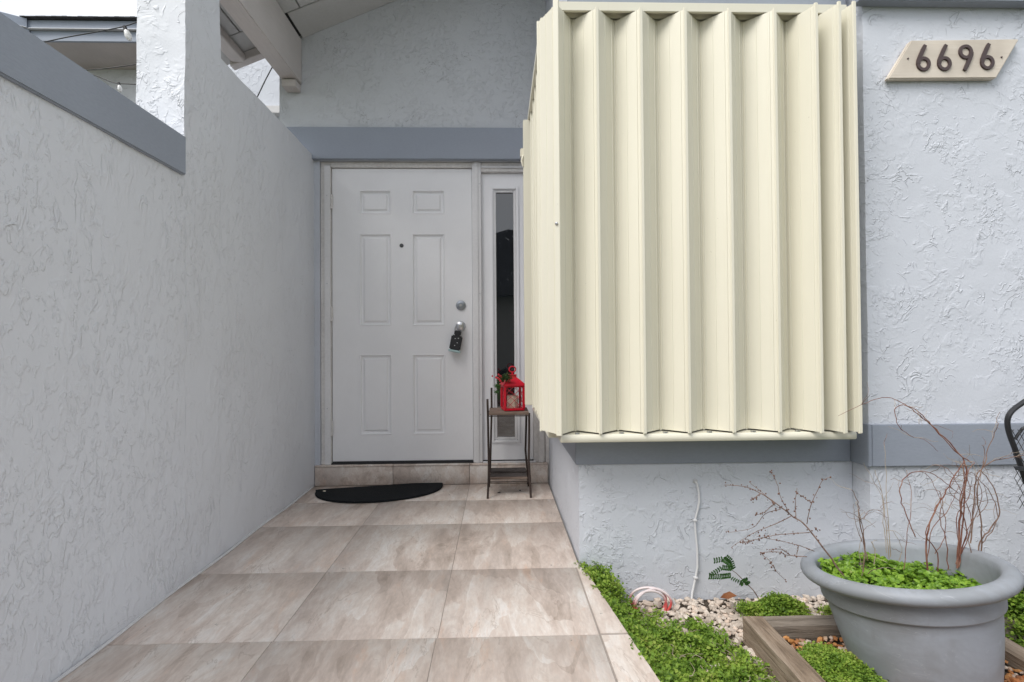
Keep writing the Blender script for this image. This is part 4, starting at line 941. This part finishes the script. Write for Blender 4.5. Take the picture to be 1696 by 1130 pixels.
group('twisted red stems with a wide loop in the grey pot', 1.50, (1535, 950), [
    (S7([(830, 775), (815, 600), (845, 480), (880, 425), (920, 350), (962, 285)]), .0028, .0012, .03), (S7([(855, 770), (860, 640), (815, 560), (870, 440), (865, 400)]), .0018, .001, -.02), (S7([(900, 700), (895, 600), (870, 500), (880, 430)]), .0016, .0009, 0),
    (S7([(775, 575), (735, 480), (715, 400), (745, 340), (800, 325), (850, 340), (905, 380), (945, 412)]), .0016, .0010, .02), (S7([(820, 700), (835, 560), (900, 470), (940, 380)]), .0014, .0007, .04), (S7([(730, 700), (745, 560), (760, 430), (740, 320)]), .0012, .0006, .02), (S7([(850, 640), (890, 560), (880, 470), (850, 380), (810, 330)]), .0012, .0006, -.03)], 'bark_red')
g3 = [(S7([(935, 695), (938, 560), (950, 450), (970, 350), (960, 285), (945, 260), (870, 180), (790, 110), (720, 60), (660, 42), (590, 62), (480, 112)]), .0032, .0006, .02),
      (S7([(940, 690), (955, 520), (965, 400), (958, 300)]), .0026, .0014, .01), (S7([(930, 680), (970, 560), (945, 440), (975, 330), (1000, 290)]), .0020, .001, -.02),
      (S7([(990, 292), (930, 250), (850, 165), (790, 100), (730, 72), (698, 90), (710, 150), (760, 190), (810, 205), (860, 248)]), .0018, .0006, .03), (S7([(950, 640), (990, 520), (960, 430), (925, 350), (890, 310), (840, 300)]), .0014, .0006, .03),
      (S7([(945, 600), (930, 500), (985, 410), (950, 300)]), .0015, .0008, .0), (S7([(960, 600), (1000, 470), (1010, 400)]), .0012, .0006, 0), (S7([(960, 450), (905, 400), (940, 330), (930, 290)]), .001, .0006, -.02)]
group('tall red vine arching left toward the shutters from the grey pot', 1.55, (1588, 940), g3, 'bark_red')
group('twining brown vine with long runner to the right of the grey pot', 1.52, (1625, 950), [
    (S7([(1025, 748), (1018, 610), (1060, 545), (1096, 480), (1075, 390), (1035, 335), (1015, 320)]), .0024, .0012, .02), (S7([(1020, 740), (1030, 560), (1012, 430), (1018, 340), (1045, 290)]), .0024, .0012, -.02),
    (S7([(985, 600), (1000, 450), (1008, 345), (1060, 292), (1110, 278), (1200, 262), (1260, 262)]), .0022, .0010, .03), (S7([(1040, 300), (1058, 225), (1090, 150), (1086, 130), (1096, 98)]), .0014, .0007, .02),
    (S7([(1035, 310), (1040, 240), (1030, 225)]), .0012, .0006, .0), (S7([(1000, 700), (980, 560), (1030, 420), (1000, 330)]), .0014, .0008, .03), (S7([(1030, 600), (1085, 520), (1075, 430), (1030, 370), (990, 330), (960, 350)]), .0014, .0007, -.02), (S7([(1010, 500), (1050, 440), (1035, 370)]), .0012, .0006, 0)], 'bark')

# ---------------------------------------------------------------- black garden chair at the right edge
ch = empty('garden_chair', (2.05, 1.72, GZ), 'black iron garden chair with mesh back at the right edge', 'chair')
def arc3(pts, k=6): return smooth_path([Vector(p) for p in pts], k)
# back hoop
hoop = [at(1712, 830, 1.80), at(1697, 792, 1.79), at(1684, 752, 1.78), at(1670, 712, 1.775), at(1671, 688, 1.77), at(1690, 670, 1.77), Vector((1.90, 1.765, .70)), Vector((2.10, 1.76, .72)), Vector((2.28, 1.765, .69)), Vector((2.36, 1.78, .60)), Vector((2.31, 1.80, .40)), Vector((2.27, 1.81, .25))]
MB().tube(smooth_path(hoop, 5), .0085, 10).build('back_hoop', 'chair', ch, smooth=True)
inner = [at(1681, 728, 1.78), at(1690, 715, 1.775), Vector((1.88, 1.77, .60)), Vector((2.10, 1.765, .64)), Vector((2.26, 1.77, .60)), Vector((2.33, 1.78, .52))]
MB().tube(smooth_path(inner, 5), .005, 8).build('back_rail', 'chair', ch, smooth=True)
m = MB()
for i in range(-14, 34):
    for s_ in (-1, 1):
        x0 = 1.82 + i * .022; pts = []
        for j in range(14):
            z = .30 + j * .022; x = x0 + s_ * j * .013
            lim0 = 1.81 + (.60 - z) * .16; 
            if lim0 < x < 2.31 - (.60 - z) * .12 and z < .585 + .05 * math.sin((x - 1.82) / .48 * PI): pts.append((x, 1.783 + (.6 - z) * .05, z))
        if len(pts) > 1: m.tube(pts, .0014, 4)
m.build('mesh_back', 'chair', ch)
MB().tube(arc3([(1.86, 1.62, .255), (1.84, 1.42, .265), (1.95, 1.33, .262), (2.18, 1.33, .262), (2.30, 1.42, .265), (2.28, 1.80, .25), (1.90, 1.80, .25), (1.86, 1.62, .255)]), .008, 8).build('seat_frame', 'chair', ch, smooth=True)
m = MB()
for i in range(24):
    m.tube([(1.87 + i * .0178, 1.36, .258), (1.87 + i * .0178, 1.80, .252)], .0012, 4); m.tube([(1.86, 1.36 + i * .019, .2565), (2.29, 1.36 + i * .019, .2565)], .0012, 4)
m.build('seat_mesh', 'chair', ch)
for (a, b_) in (((1.95, 1.79, .25), (1.822, 1.80, GZ)), ((2.28, 1.80, .25), (2.34, 1.84, GZ)), ((1.90, 1.38, .26), (1.93, 1.34, GZ)), ((2.26, 1.38, .26), (2.31, 1.34, GZ))):
    lg_ = MB().tube([a, ((a[0] + b_[0]) / 2 + .005, (a[1] + b_[1]) / 2, (a[2] + b_[2]) / 2), b_], .0085, 8).build('leg', 'chair', ch, smooth=True)
    MB().tube([(b_[0], b_[1], GZ), (b_[0], b_[1], GZ + .02)], .014, 10).build('foot_cap', 'chair', lg_, smooth=True)
for sx_, x in ((1, 1.84), (-1, 2.33)):
    MB().tube(arc3([(x, 1.78, .45), (x - .02 * sx_, 1.62, .47), (x - .02 * sx_, 1.45, .46), (x, 1.40, .40), (x + .02 * sx_, 1.42, .27)]), .008, 8).build('armrest', 'chair', ch, smooth=True)

# ---------------------------------------------------------------- string lights beyond the wall
def lights(label, pts, D, bulb, sag_bulb=None, br_=.03, tilt=0):
    e = empty('string_light', at(pts[0][0], pts[0][1], D), label, 'string light', 'string lights over the courtyard')
    MB().tube(smooth_path(px(pts, D), 4), .0028 if D < 3 else .004, 6).build('wire', 'wire', e, smooth=True)
    if bulb:
        p = at(bulb[0], bulb[1], D); T = Matrix.Translation(p) @ Matrix.Rotation(R(tilt), 4, 'Y')
        so_ = MB(); m = MB().tube([(0, 0, .0), (0, 0, -br_ * .9)], br_ * .38, 10); so_.add(m.v, m.f, T); so_.build('socket', 'wire', e, smooth=True)
        m = MB().lathe([(br_ * .36, -br_ * .9), (br_ * .52, -br_ * 1.3), (br_ * .66, -br_ * 2.0), (br_ * .60, -br_ * 2.6), (br_ * .3, -br_ * 3.1), (.0001, -br_ * 3.2)], (0, 0, 0), 16)
        MB().add(m.v, m.f, T).build('bulb', 'bulb', e, smooth=True)
lights('string light wire with the larger clear bulb near the fascia', [(20, 75), (60, 72), (110, 62), (160, 53), (205, 44), (235, 34)], 2.6, (206, 44), br_=.024, tilt=-22)
lights('thin string light wire lowest on the left with a small bulb', [(100, 100), (140, 118), (165, 128), (188, 137), (205, 139), (235, 140)], 4.5, (197, 137), br_=.026, tilt=-8)
lights('plain dark string light wire crossing the neighbouring wall', [(90, 116), (140, 116), (180, 113), (230, 106)], 4.6, None)
lights('short string light wire running down the bright courtyard wall', [(455, 104), (440, 132), (424, 165), (415, 180)], 3.7, None)

# ---------------------------------------------------------------- house across the street (seen in the sidelight's reflection)
op = empty('opposite_house', (0, -14, GZ), 'plain tan house across the street behind the viewer', 'house')
bx('wall', -7, 7, -18, -13.2, GZ, 3.0, newmat('tan_wall', (.34, .32, .30), .8)[0], op)
MB().prism([(-8, 2.9), (8, 2.9), (2.2, 5.2), (.4, 5.4)], -18.6, -12.6, 'y').build('roof', 'shingle', op)
for x in (-4.5, -1.5, 3.6):
    wn_ = bx('window', x, x + 1.4, -13.19, -13.12, .8, 2.1, 'frame', op); bx('pane', x + .08, x + 1.32, -13.115, -13.10, .88, 2.02, 'glass', wn_)
dr = bx('door', 1.2, 2.15, -13.19, -13.13, GZ, 2.0, 'band', op)
for i, (x, y) in enumerate(((-13, -9), (12, -10), (-15, 3))):
    pass
